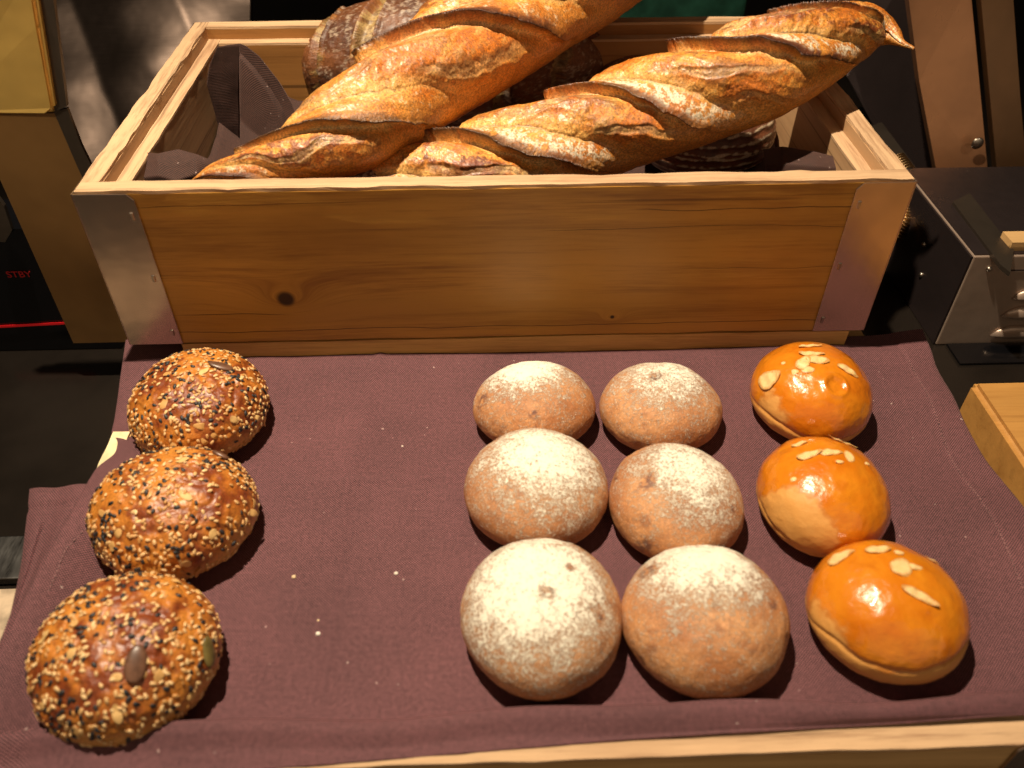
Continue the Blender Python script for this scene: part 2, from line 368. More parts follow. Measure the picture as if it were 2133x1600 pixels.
# back left lifted edge + slight sag line behind the buns
Z += .0024*np.exp(-((Y+.012)/.014)**2)*ss(.15, .3, UU)-.0004*np.exp(-((Y+.045)/.012)**2)
Z += .0011*np.exp(-((X-.186-.01*np.sin(Y*9))/.0035)**2)*ss(-.30, -.26, Y) + .0009*np.exp(-((Y+.128-.02*(X-.2))/.0035)**2)*ss(.12, .2, X)*ss(.27, .2, X) + .0010*np.abs(fbm(P0*9+3, 3, 61))
b2 = ss(.965, 1.0, VV); Z = Z*(1-b2)+b2*(-.0050)
Z = np.maximum(Z, -.0046-.0126*(1-ss(-.2975, -.3015, Y)))
hx = np.interp(-Y, [-h_[1] for h_ in HEM], [h_[0] for h_ in HEM]); Z += .0008*ss(-.0008, .0008, X-hx) - .0005*np.exp(-((X-hx)/.0008)**2)
Z += .0030*fbm(np.stack([X*4+Y*3, Y*13-X*2, Z*0], -1), 3, 77)*ss(.0, .12, UU) + .0022*np.sin((Y*1.0+X*.35)*44+1.0)*ss(.78, .92, UU)*ss(1.02, .95, UU)
V3 = np.stack([X, Y, Z], -1).reshape(-1, 3)
uvp = np.stack([X, Y-1.0*0], -1).reshape(-1, 2)
du = np.linalg.norm(np.diff(np.stack([X, Y, Z], -1), axis=0), axis=-1); sv_ = np.vstack([np.zeros((1, NU)), np.cumsum(du, 0)])
uvp = np.stack([X, sv_], -1).reshape(-1, 2)
cl = props(empty('plum_cloth', (.3, -.14, -.017)), 'plum brown woven cloth laid over the tray beneath the buns', 'cloth')
me = mesh_np('cloth_sheet', V3, grid_faces(NU, NV), uvp)
co_ = link('cloth_sheet', me, M['napkin'], cl, True)
md = co_.modifiers.new('s', 'SOLIDIFY'); md.thickness = .0012; md.offset = 1
ZC = lambda x, y: float(Z[np.unravel_index(np.argmin((X-x)**2+(Y-y)**2), X.shape)])
# folded under-layer sticking out on the left
ins = [(182, 1008, -.0032), (150, 1062, -.0034), (95, 1160, -.0036), (45, 1262, -.004), (-20, 1400, -.004), (-70, 1500, -.004)]
outs = [(62, 1019, -.006), (55, 1080, -.0085), (42, 1180, -.011), (20, 1280, -.013), (-20, 1400, -.014), (-60, 1500, -.014)]
A = curve([at(*p) for p in ins], 90); B = curve([at(*p) for p in outs], 90)
uu = np.linspace(0, 1, 50)[None, :, None]; G = A[:, None]*(1-uu)+B[:, None]*uu
G[..., 2] += .0008*np.sin(uu[..., 0]*9+np.linspace(0, 4, 90)[:, None]) - .0022*np.exp(-((uu[..., 0]-.58)/.03)**2)*ss(.16, .2, np.linspace(0, 1, 90))[:, None] - .0018*np.exp(-((np.linspace(0, 1, 90)[:, None]-.10)/.02)**2)
me = mesh_np('folded_corner', G.reshape(-1, 3), grid_faces(50, 90), G.reshape(-1, 3)[:, :2])
fc = link('folded_corner', me, M['napkin'], cl, True); md = fc.modifiers.new('s', 'SOLIDIFY'); md.thickness = .0018; md.offset = -1
# stitched hems
def stitches(name, pts, step, ln):
    bm = bmesh.new(); P = curve(pts, 400); d = np.r_[0, np.cumsum(np.linalg.norm(np.diff(P, axis=0), axis=1))]
    for s in np.arange(0, d[-1], step):
        p = np.array([np.interp(s, d, P[:, k]) for k in range(3)]); q = np.array([np.interp(s+ln, d, P[:, k]) for k in range(3)])
        zz = ZC(p[0], p[1])+.0004; dr = q-p; dr /= max(1e-9, np.linalg.norm(dr)); sd = np.array([-dr[1], dr[0], 0])*.00032
        zz -= .0001; a = [(*(p-sd)[:2], zz), (*(q-sd)[:2], zz), (*(q+sd)[:2], zz), (*(p+sd)[:2], zz)]
        poly_bm(a, (0, 0, .0003), bm)
    return bm_link(name, bm, plain('hem_thread', (.22, .11, .11), .7), cl)
stitches('hem_stitching', [at(*p) for p in ((1890, 760, -.017), (1925, 830, -.017), (1985, 960, -.017), (2040, 1060, -.017), (2100, 1180, -.017), (2170, 1330, -.016))], .0030, .0016)
stitches('hem_stitching', [at(*p) for p in ((196, 1110, -.008), (150, 1170, -.008), (112, 1255, -.007))], .0032, .0015)

# ------------------------------------------------------------------ buns
ZB = -.0172
BUNS = {'S1': (.0687, -.0737, .0460, .0479, .0540), 'S2': (.0770, -.1685, .0485, .0463, .0545), 'S3': (.0772, -.2634, .0477, .0461, .0539),
 'F1': (.3015, -.0760, .0430, .0381, .0406), 'F2': (.3900, -.0812, .0422, .0394, .0408), 'F3': (.2988, -.1530, .0457, .0453, .0455), 'F4': (.3850, -.1663, .0412, .0441, .0427), 'F5': (.2967, -.2444, .0445, .0472, .0482), 'F6': (.3856, -.2497, .0454, .0447, .0473),
 'G1': (.4975, -.0741, .0409, .0438, .0508), 'G2': (.4769, -.1670, .0396, .0432, .0497), 'G3': (.4869, -.2491, .0419, .0411, .0498)}
def dome(th, ph, key, lump=.03):
    x, y, rx, ry, h = BUNS[key]; sd = sum(map(ord, key))
    zc = .36; s = np.sin(ph); c = np.clip(np.cos(ph), 0, 1)
    Rr = np.where(s > 0, c**.95, c**.6); zz = np.where(s > 0, zc+(1-zc)*s, zc-zc*np.abs(s)**.8)
    n = np.stack([Rr*np.cos(th), Rr*np.sin(th), zz], -1)
    l = 1+lump*fbm(n*1.3+sd, 2, sd)
    P = np.stack([rx*n[..., 0]*l, ry*n[..., 1]*l, h*n[..., 2]*(1+(l-1)*.6)], -1)
    P[..., 2] = np.maximum(P[..., 2], 0.0002)
    return P
def dome_n(th, ph, key, lump=.03):
    e = .02; a = dome(th+e, ph, key, lump)-dome(th-e, ph, key, lump); b = dome(th, np.clip(ph+e, -1.5, 1.53), key, lump)-dome(th, np.clip(ph-e, -1.5, 1.53), key, lump)
    n = np.cross(a, b); return n/np.maximum(1e-12, np.linalg.norm(n, axis=-1, keepdims=True))
def bun_mesh(key, dispf, colf, lump=.03, NT_=320, NP=190):
    th = np.linspace(0, 2*np.pi, NT_, endpoint=False)[None, :]+np.zeros((NP, 1)); ph = np.linspace(-np.pi/2+.001, np.pi/2-.001, NP)[:, None]+np.zeros((1, NT_))
    P = dome(th, ph, key, lump); N = dome_n(th, ph, key, lump)
    hgt, extra = dispf(P, N, th, ph); P2 = P+N*hgt[..., None]; P2[..., 2] = np.maximum(P2[..., 2], 0)
    colr, at_ = colf(P, N, th, ph, extra)
    x, y = BUNS[key][:2]
    me = mesh_np('bun', P2.reshape(-1, 3), grid_faces(NT_, NP, True), None, colr.reshape(-1, 3), {k: v_.reshape(-1) for k, v_ in at_.items()})
    return me, P2+np.array([x, y, ZB]), N
def pick(Pw, N, px, py):
    """surface point of a mesh grid seen at photo position px, py"""
    q, wv = proj(Pw.reshape(-1, 3)); nn = N.reshape(-1, 3); P = Pw.reshape(-1, 3)
    vis = ((P-CAM)*nn).sum(-1) < 0
    d = (q[:, 0]-px)**2+(q[:, 1]-py)**2+np.where(vis, 0, 1e6); i = d.argmin(); return P[i], nn[i], wv[i]

# floured blueberry buns
def flour_mat():
    t = NT('floured_crust'); co = t.coord(); oi = t.n('ShaderNodeObjectInfo').outputs['Random']
    a = t.attr('Col').outputs['Color']; fl = t.attr('flour').outputs['Fac']
    off = t.n('ShaderNodeVectorMath', operation='ADD'); t.l(co, off.inputs[0]); cb = t.n('ShaderNodeCombineXYZ'); t.l(t.math('MULTIPLY', oi, 3.1), cb.inputs[0]); t.l(cb.outputs[0], off.inputs[1]); co = off.outputs[0]
    vor = t.n('ShaderNodeTexVoronoi'); vor.inputs['Scale'].default_value = 620; t.l(co, vor.inputs['Vector']); vd = vor.outputs['Distance']
    blis = t.rng(vd, .15, .5, 1, 0)
    crust = t.mix(t.math('MULTIPLY', blis, .55), a, t.mix(1.0, a, (1.6, 1.8, 2.1), 'MULTIPLY'))
    n1 = t.noise(co, 130, 4, .65); n2 = t.noise(co, 520, 4, .8); n3 = t.noise(co, 1500, 3, .7)
    nn = t.math('ADD', t.math('MULTIPLY', n1, .22), t.math('ADD', t.math('MULTIPLY', n2, .42), t.math('MULTIPLY', n3, .36)))
    thr = t.math('ADD', t.math('MULTIPLY', t.math('SUBTRACT', nn, .5), 4.6), fl)
    m = t.rng(thr, .30, .98, 0, .97)
    veil = t.math('MULTIPLY', t.rng(fl, .05, .8, 0, .16), 1.0)
    c = t.mix(veil, crust, (.66, .48, .34)); c = t.mix(m, c, (.88, .82, .68))
    nr = t.bump(t.math('ADD', m, t.math('MULTIPLY', n3, .5)), .0006, .85); nr = t.bump(vd, .0004, .4, nr)
    return t.set(Base_Color=c, Roughness=t.rng(m, 0, 1, .55, .95), Normal=nr)
M['flour'] = flour_mat()
FSPEC = {'F1': ((-.1, .45), .95, .55), 'F2': ((.05, .25), .70, .60), 'F3': ((.1, .1), .86, .66), 'F4': ((.2, .15), .72, .62), 'F5': ((-.1, .05), .92, .74), 'F6': ((-.02, .45), .92, .55)}
BERRY = {'F1': [(1004, 832), (1110, 862)], 'F2': [(1368, 783), (1272, 898), (1492, 908)], 'F3': [(1040, 907), (1262, 1070)], 'F4': [(1350, 1000), (1282, 995), (1295, 1125), (1340, 1137), (1528, 1060)], 'F5': [(1140, 1232), (1250, 1292), (1190, 1180)], 'F6': [(1350, 1190), (1608, 1258), (1340, 1378), (1365, 1412), (1636, 1325)]}
FLAB = {'F1': 'round bun thickly floured on top, bare brown front, back row nearest the seeded buns', 'F2': 'lightly floured tan bun in the back row beside the glazed buns', 'F3': 'wide floured bun in the middle of the left floured column',
 'F4': 'lightly floured bun with purple berry mark, middle of the right floured column', 'F5': 'most heavily floured bun, front one beside the empty cloth', 'F6': 'large brown speckled bun with flour patch at top, front row beside glazed bun'}
for key in ('F1', 'F2', 'F3', 'F4', 'F5', 'F6'):
    x, y, rx, ry, h = BUNS[key]; sd = ord(key[1])
    dm = lambda P, N, th, ph: (.0008*fbm(P*60, 3, sd)+.00035*fbm(P*260, 3, sd+3), None)
    bs = []
    Pt = dome(*np.meshgrid(np.linspace(0, 2*np.pi, 200), np.linspace(-1.5, 1.5, 120)), key); Nt = dome_n(*np.meshgrid(np.linspace(0, 2*np.pi, 200), np.linspace(-1.5, 1.5, 120)), key)
    for b in BERRY[key]: bs.append(pick(Pt+np.array([x, y, ZB]), Nt, *b)[0]-np.array([x, y, ZB]))
    def cf(P, N, th, ph, ex):
        n1 = fbm(P*45, 4, sd+7); n2 = fbm(P*170, 4, sd+9)
        c = mixc((.38, .135, .040), (.58, .27, .105), .5+n1*1.3); c = mixc(c, (.26, .085, .03), ss(.15, .75, n1*.8+.9*n2)*.7)
        z = P[..., 2]/h
        c = mixc(c, (.62, .36, .13), ss(.33, .08, z+.06*n1))
        (ox, oy), amt, rad = FSPEC[key]
        r = np.sqrt((P[..., 0]/rx-ox)**2+((P[..., 1]/ry-oy)*1.0)**2)
        fl = amt*ss(rad+.60, rad-.50, r+.22*n1+.12*n2)*ss(.25, .55, z)+.24*ss(.22, .5, z)
        for k, b in enumerate(bs):
            d = np.linalg.norm(P-b, axis=-1); bm_ = ss(.0050, .0012, d*(1+.35*((k*7)%3-1))+.0032*fbm(P*260, 3, k+3))
            c = mixc(c, (.055, .018, .028), bm_*.75*ss(-.5,.3,fbm(P*500,2,k+4))); fl = fl*(1-.45*bm_)
        return c, {'flour': fl}
    me, Pw, Nw = bun_mesh(key, dm, cf)
    o = link('floured_bun', me, M['flour'], None, True); o.location = (x, y, ZB); props(o, FLAB[key], 'bun', 'flour dusted blueberry buns on the cloth')

# glazed almond buns
def glaze_mat():
    t = NT('egg_glaze_crust'); co = t.coord(); a = t.attr('Col').outputs['Color']; g = t.attr('glaze').outputs['Fac']
    n1 = t.noise(co, 90, 3, .5); n2 = t.noise(co, 900, 3, .6)
    c = t.mix(t.rng(n1, .3, .7, 0, .35), a, t.mix(1.0, a, (1.0, .86, .6), 'MULTIPLY'))
    nr = t.bump(n2, .0002, .5); nr = t.bump(t.noise(co, 330, 3, .6), .0005, .45, nr); nr = t.bump(n1, .001, .4, nr)
    return t.set(Base_Color=c, Roughness=t.rng(g, .2, .8, .55, .26), Normal=nr, Coat_Weight=t.math('MULTIPLY', g, .75), Coat_Roughness=.10, Subsurface_Weight=.0)
M['glaze'] = glaze_mat()
t = NT('almond_flake'); n_ = t.noise(t.coord(), 260, 3, .6); r_ = t.attr('rim').outputs['Fac']
M['almond'] = t.set(Base_Color=t.mix(t.rng(t.math('ADD', r_, t.math('MULTIPLY', t.math('SUBTRACT', n_, .5), .8)), .62, 1.02), t.mix(n_, (.86, .60, .30), (.80, .48, .19)), (.60, .28, .08)), Roughness=.42, Subsurface_Weight=.35, Subsurface_Radius=(.004, .002, .001), Subsurface_Scale=.5)
ALM = {'G1': [(1602, 790, 52, 36, -10), (1690, 737, 50, 14, 15), (1674, 755, 44, 24, -65), (1704, 750, 50, 22, 20), (1767, 772, 50, 17, 38), (1688, 721, 52, 10, -8), (1655, 776, 20, 14, 0), (1682, 770, 26, 18, 20), (1632, 756, 12, 7, -30)],
 'G2': [(1685, 948, 52, 19, -12), (1731, 942, 46, 18, -3), (1756, 922, 70, 13, 27), (1769, 951, 22, 32, 20), (1665, 926, 36, 13, -15), (1807, 967, 16, 8, 15), (1748, 963, 16, 9, 0), (1653, 998, 18, 9, -15)],
 'G3': [(1752, 1160, 58, 32, -12), (1830, 1145, 56, 24, 5), (1878, 1182, 46, 42, 70), (1918, 1243, 84, 18, 38), (1944, 1169, 40, 10, 30), (1873, 1152, 20, 16, 0), (1905, 1182, 36, 14, 8)]}
GLAB = {'G1': 'glazed orange bun at the back with a broad almond flake on its left shoulder', 'G2': 'glazed orange bun between two others, with a pale unglazed lower left side', 'G3': 'frontmost glazed orange bun with a long diagonal almond sliver'}
BARE = {'G1': (-.93, -.37, .96), 'G2': (-.72, -.69, .74), 'G3': (-.98, -.18, .94)}
def flake_mesh(L, Wd, seed, pump=False):
    rnd = np.random.RandomState(seed); nr_, na = 7, 26
    V = []; th = np.linspace(0, 2*np.pi, na, endpoint=False); 
    out = 1+.06*np.sin(2*th+rnd.rand()*6)+.035*np.sin(3*th+rnd.rand()*6)+.015*np.sin(7*th+rnd.rand()*6)
    px_ = np.cos(th); py_ = np.sin(th)*(1-.25*np.cos(th))
    tk = .00028; RA = []
    for sgn in (1, -1):
        for k in range(nr_+1):
            r = k/nr_*out; xx = px_*r*L/2; yy = py_*r*Wd/2; zz = .0006*(xx/(L/2))**2*(-1)**seed*.8+.0003*np.sin(xx*900+seed)+sgn*tk*np.sqrt(np.clip(1-(k/nr_)**4, 0, 1))
            V.append(np.stack([xx, yy, zz], -1)); RA += [k/nr_]*na
    V = np.array(V).reshape(-1, 3); Fs = []
    for sgn in (0, 1):
        o0 = sgn*(nr_+1)*na
        for k in range(nr_):
            for j in range(na):
                q = [o0+k*na+j, o0+k*na+(j+1) % na, o0+(k+1)*na+(j+1) % na, o0+(k+1)*na+j]
                Fs.append(q if sgn == 1 else q[::-1])
    for j in range(na):
        a = nr_*na; b = (nr_+1)*na+nr_*na; Fs.append([a+j, a+(j+1) % na, b+(j+1) % na, b+j])
    return mesh_np('flake', V, Fs, None, None, {'rim': np.array(RA)})
def place_on(o, p, n, ang, lift, parent):
    """orient local x along image direction ang, local z along the surface normal"""
    d = RT*math.cos(R_(ang))-UP*math.sin(R_(ang)); n = n/np.linalg.norm(n); d = d-n*(d@n); d /= np.linalg.norm(d); b = np.cross(n, d)
    Mx = Matrix(((d[0], b[0], n[0], p[0]+n[0]*lift), (d[1], b[1], n[1], p[1]+n[1]*lift), (d[2], b[2], n[2], p[2]+n[2]*lift), (0, 0, 0, 1)))
    o.parent = parent; o.matrix_parent_inverse = Matrix.Identity(4); o.matrix_basis = Matrix.Translation(-Vector(parent.location)) @ Mx
for key in ('G1', 'G2', 'G3'):
    x, y, rx, ry, h = BUNS[key]; sd = 40+ord(key[1])
    def df(P, N, th, ph):
        d = .0008*fbm(P*50, 3, sd)+.0004*fbm(P*130, 3, sd+8)+.00014*fbm(P*300, 3, sd)
        z = P[..., 2]/h; cr = .30+{'G1': .07, 'G2': .0, 'G3': .20}[key]*ss(.1, -.6, np.sin(th))+.04*np.sin(th*2+sd)+.03*fbm(P*60, 2, sd)
        front = ss(.3, -.5, np.sin(th))
        d = d-.0009*np.exp(-((z-cr)/.03)**2)*front
        if key == 'G1':
            d0 = pick(dome(th, ph, key)+np.array([x, y, ZB]), N, 1742, 800)[0]-np.array([x, y, ZB]); dd = np.linalg.norm(P-d0, axis=-1); d = d-.0018*ss(.0075, .003, dd+.0015*fbm(P*200, 2, 1))+.0007*np.exp(-((dd-.008)/.0018)**2)
        for k in range(3):
            a0 = -2.0+k*.9+sd; pc = np.array([rx*.62*math.cos(-1.2+k*.5), ry*.62*math.sin(-1.2+k*.5), h*.72]); dd = np.linalg.norm((P-pc)*np.array([.6, 1.2, 1.2]), axis=-1); d = d-.0007*ss(.007, .002, dd+.0015*fbm(P*150, 2, k))
        return d, (z, cr, front)
    def cf(P, N, th, ph, ex):
        z, cr, front = ex; n1 = fbm(P*55, 4, sd+3); n2 = fbm(P*200, 3, sd+4)
        c = mixc((.58, .155, .005), (.70, .245, .012), .5+n1*1.6); c = mixc(c, (.42, .085, .004), ss(.0, .6, n1-n2*.3)*.5)
        g = ss(-.05, .05, z-cr+.05*n2+.05*n1)
        bx_, by_, bq = BARE[key]; qq = P[..., 0]/rx*bx_+P[..., 1]/ry*by_
        g = g*ss(.06, -.05, qq-bq-.22*n1-.08*n2+.14*(z-.5))
        c = mixc((.68, .33, .085), c, g)
        c = mixc(c, (.34, .085, .01), np.exp(-((g-.5)/.25)**2)*.28)
        c = mixc(c, (.72, .45, .2), ss(.12, .03, z)*.7)
        return c, {'glaze': g}
    me, Pw, Nw = bun_mesh(key, df, cf)
    o = link('glazed_bun', me, M['glaze'], None, True); o.location = (x, y, ZB); props(o, GLAB[key], 'bun', 'glazed almond buns on the cloth')
    for k, (ax, ay, L, Wd, an) in enumerate(ALM[key]):
        p, n, wv = pick(Pw, Nw, ax, ay); sc = wv/F_PX
        # undo foreshortening across the view
        fo_ = flake_mesh(L*sc*1.02, max(Wd*sc*1.15, .0015), k+sd); f_ = link('almond_flake', fo_, M['almond'], None, True); place_on(f_, p, n, an, .0004 if L > 30 else .0001, o)

# seeded buns
def seed_mesh(L, Wd, T, tex=None, na=8, nr_=6):
    V = [(-L/2, 0, 0)]
    for k in range(1, nr_):
        a = math.pi*k/nr_; x = -math.cos(a)*L/2; r = math.sin(a)**.8*(1-.28*math.cos(a)*-1*(-1))
        r = math.sin(a)**.85*(1+(.25 if L < .006 else .07)*(x/(L/2)))
        for j in range(na):
            b = 2*math.pi*j/na; V.append((x, math.cos(b)*r*Wd/2, math.sin(b)*r*T/2))
    V.append((L/2, 0, 0)); Fs = []
    for j in range(na): Fs.append([0, 1+(j+1) % na, 1+j, 1+j])
    for k in range(nr_-2):
        for j in range(na): Fs.append([1+k*na+j, 1+k*na+(j+1) % na, 1+(k+1)*na+(j+1) % na, 1+(k+1)*na+j])
    e = len(V)-1; b0 = 1+(nr_-2)*na
    for j in range(na): Fs.append([e, b0+j, b0+(j+1) % na, b0+(j+1) % na])
    return np.array(V), Fs
def clean_mesh(name, V, Fs):
    me = bpy.data.meshes.new(name); me.from_pydata([tuple(p) for p in V], [], [tuple(dict.fromkeys(f)) for f in Fs]); me.update(); return me
def seed_mat(name, c1, c2, rough=.45):
    t = NT(name); g = t.n('ShaderNodeNewGeometry').outputs['Random Per Island']; oi = t.n('ShaderNodeObjectInfo').outputs['Random']
    f = t.math('FRACT', t.math('ADD', g, oi)); return t.set(Base_Color=t.mix(f, c1, c2), Roughness=rough)
M['ses_w'] = seed_mat('sesame_seed_skin', (.84, .58, .28), (.50, .22, .05)); M['ses_b'] = seed_mat('black_sesame_skin', (.012, .013, .016), (.030, .026, .026), .5)
M['oat'] = seed_mat('oat_flake_skin', (.72, .46, .18), (.52, .26, .07), .6)
M['pump'] = plain('pumpkin_seed_skin', (.13, .060, .034), .35, 0, 200, .3); M['pump_g'] = plain('green_pumpkin_seed_skin', (.16, .12, .035), .35, 0, 200, .3)
M['seedcrust'] = crust_mat('seeded_golden_crust', ((700, .0005, .7), (220, .0008, .5)), .40, .22, .3)
SLAB = {'S1': 'seeded bun at the back of its column with one dark pumpkin seed near the top', 'S2': 'middle seeded bun, between the other two seeded buns', 'S3': 'frontmost seeded bun, with two pumpkin seeds on its near side'}
PUMP = {'S1': [(460, 764, 48, 21, 3, 'pump')], 'S2': [(458, 950, 36, 15, 62, 'pump')], 'S3': [(283, 1383, 72, 40, 97, 'pump'), (433, 1358, 62, 30, 97, 'pump_g')]}
Vw, Fw = seed_mesh(.0033, .0020, .0012); Vb, Fb = seed_mesh(.0035, .0021, .0013)
me_w = clean_mesh('sesame_seed', Vw, Fw); me_w.materials.append(M['ses_w']); me_b = clean_mesh('black_sesame_seed', Vb, Fb); me_b.materials.append(M['ses_b'])
for m_ in (me_w, me_b): m_.polygons.foreach_set('use_smooth', [True]*len(m_.polygons))
oats = []
for k in range(3):
    f = flake_mesh(.0062+.001*k, .0042, 70+k); f.materials.append(M['oat']); f.polygons.foreach_set('use_smooth', [True]*len(f.polygons)); oats.append(f)
for key in ('S1', 'S2', 'S3'):
    x, y, rx, ry, h = BUNS[key]; sd = 90+ord(key[1]); rnd = np.random.RandomState(sd)
    def df(P, N, th, ph):
        return .0013*fbm(P*55, 3, sd)+.0009*fbm(P*150, 3, sd+2)*ss(.2, .5, P[..., 2]/h)-.0007*ss(.35, .0, np.abs(fbm(P*110, 2, sd+5)))*ss(.3, .5, P[..., 2]/h), None
    def cf(P, N, th, ph, ex):
        n1 = fbm(P*45, 4, sd+7); n2 = fbm(P*160, 4, sd+9); z = P[..., 2]/h
        c = mixc((.62, .24, .036), (.44, .12, .016), .5+n1*1.2); c = mixc(c, (.22, .045, .010), ss(-.05, .5, n1+.6*n2+.5*(z-.6)))
        c = mixc(c, (.66, .36, .10), ss(.52, .18, z+.15*n1))
        return c, {}
    me, Pw, Nw = bun_mesh(key, df, cf, .035)
    o = link('seeded_bun', me, M['seedcrust'], None, True); o.location = (x, y, ZB); props(o, SLAB[key], 'bun', 'sesame seeded buns on the cloth')
    Pl = Pw-np.array([x, y, ZB]); nT, nP = Pw.shape[1], Pw.shape[0]
    # candidate sites, area weighted
    w8 = np.linalg.norm(np.cross(np.roll(Pl, -1, 1)-Pl, np.roll(Pl, -1, 0)-Pl), axis=-1); w8[-1] = 0; zz = Pl[..., 2]/h
    bald = ss(.10, .30, np.sqrt((Pl[..., 0]/rx+.15)**2+(Pl[..., 1]/ry+.72)**2+(zz-.55)**2)) if key == 'S1' else 1.0
    def sites(n, dens, mind, taken):
        p = (w8*dens).ravel(); p /= p.sum(); out = []
        for i in rnd.choice(len(p), n*6, p=p):
            q = Pl.reshape(-1, 3)[i]
            if taken and min(np.sum((np.array(taken)-q)**2, 1)) < mind**2: continue
            taken.append(q); out.append(i)
            if len(out) >= n: break
        return out
    taken = []; NL = Nw.reshape(-1, 3); PL = Pl.reshape(-1, 3)
    pumps = []
    for (ax, ay, L, Wd, an, mt) in PUMP[key]:
        p, n, wv = pick(Pw, Nw, ax, ay); sc = wv/F_PX; Vp, Fp = seed_mesh(L*sc*1.05, Wd*sc*1.1, .0032, na=16, nr_=14)
        pm = clean_mesh('pumpkin_seed', Vp, Fp); f_ = link('pumpkin_seed', pm, M[mt], None, True); place_on(f_, p, n, an, .0008, o)
        for a in np.linspace(-.4, .4, 4): taken.append(p-np.array([x, y, ZB])+a*L*sc*np.array([math.cos(R_(an)), 0, 0]))
    clus = .10+.90*ss(-.25, .3, fbm(Pl*70, 2, sd+31))
    camd = (CAM-np.array([x, y, ZB])); camd /= np.linalg.norm(camd)
    facing = ss(-.25, .1, Nw@camd)
    def xf(i, mode, lift):
        n = NL[i]; a = rnd.rand()*6.28; tt = np.cross(n, [math.cos(a), math.sin(a), .3]); tt /= np.linalg.norm(tt)
        tt = tt+n*rnd.uniform(-.28, .28); tt /= np.linalg.norm(tt); b = np.cross(n, tt); b /= np.linalg.norm(b); n2 = np.cross(tt, b); s = rnd.uniform(.82, 1.15); p = PL[i]+n*lift
        return np.array([[tt[0]*s, b[0]*s, n2[0]*s, p[0]], [tt[1]*s, b[1]*s, n2[1]*s, p[1]], [tt[2]*s, b[2]*s, n2[2]*s, p[2]], [0, 0, 0, 1]])
    for i in sites(16, ss(.2, .5, zz)*facing, .006, taken):
        c = bpy.data.objects.new('oat_flake', oats[i % 3]); COL.objects.link(c); c.parent = o; c.matrix_basis = Matrix(xf(i, 0, .0004).tolist())
    def batch(name, nvis, nrest, dens, me_s, V_, F_, mat):
        for i in sites(nvis, dens*facing, .0021, taken):
            c = bpy.data.objects.new(name, me_s); COL.objects.link(c); c.parent = o; c.matrix_basis = Matrix(xf(i, 0, .0003).tolist())
        VV_, FF_ = [], []; 
        for i in sites(nrest, dens, .0017, taken):
            X_ = xf(i, 0, .0003); b0 = len(VV_); VV_ += list(V_@X_[:3, :3].T+X_[:3, 3]); FF_ += [tuple(b0+k for k in dict.fromkeys(f)) for f in F_]
        m_ = clean_mesh(name+'s', VV_, FF_); c = link(name+'s', m_, mat, None, True); c.parent = o; c['kind'] = 'stuff'
    edge = ss(.06, .2, zz)
    batch('black_sesame_seed', 98, 80, clus*ss(.22, .45, zz)*bald*(1+.6*ss(.2, -.6, Pl[..., 0]/rx)), me_b, Vb, Fb, M['ses_b'])
    batch('sesame_seed', 98, 560, (.5+clus)*edge*bald, me_w, Vw, Fw, M['ses_w'])

# ------------------------------------------------------------------ baguettes
def tube_frame(ctrl, n, thin=1.):
    C3 = np.array([at(p[0], p[1], p[2]) for p in ctrl]); px = np.array([p[:2] for p in ctrl], dtype=float); rp = np.array([p[3] for p in ctrl], dtype=float)
    wv = proj(C3)[1]; rad = rp*wv/F_PX*thin
    d = np.r_[0, np.cumsum(np.linalg.norm(np.diff(px, axis=0), axis=1))]; s = np.linspace(0, d[-1], n)
    def sm(a):
        # monotone-ish cubic by catmull-rom through the control points
        m = np.gradient(a, d, axis=0); out = np.zeros(n); k = np.clip(np.searchsorted(d, s)-1, 0, len(d)-2); h_ = d[k+1]-d[k]; t = (s-d[k])/h_
        return (2*t**3-3*t**2+1)*a[k]+(t**3-2*t**2+t)*h_*m[k]+(-2*t**3+3*t**2)*a[k+1]+(t**3-t**2)*h_*m[k+1]
    Cc = np.stack([sm(C3[:, k]) for k in range(3)], -1); rr = np.maximum(sm(rad), .0004)
    T = np.gradient(Cc, axis=0); T /= np.linalg.norm(T, axis=1, keepdims=True)
    view = CAM-Cc; view /= np.linalg.norm(view, axis=1, keepdims=True)
    Fn = view-T*(view*T).sum(1, keepdims=True); Fn /= np.linalg.norm(Fn, axis=1, keepdims=True)
    Un = np.cross(Fn, T); Un *= np.sign((Un@UP))[:, None]
    return s, Cc, rr, T, Fn, Un
PROF_X = np.array([0, .03, .07, .14, .21, .27, .36, .50, .64, .76, .85, .92, .955, .98, 1.0])
PROF_H = np.array([.115, .085, .045, .020, -.025, -.050, .015, .075, .085, .040, -.035, -.095, -.075, .06, .115])
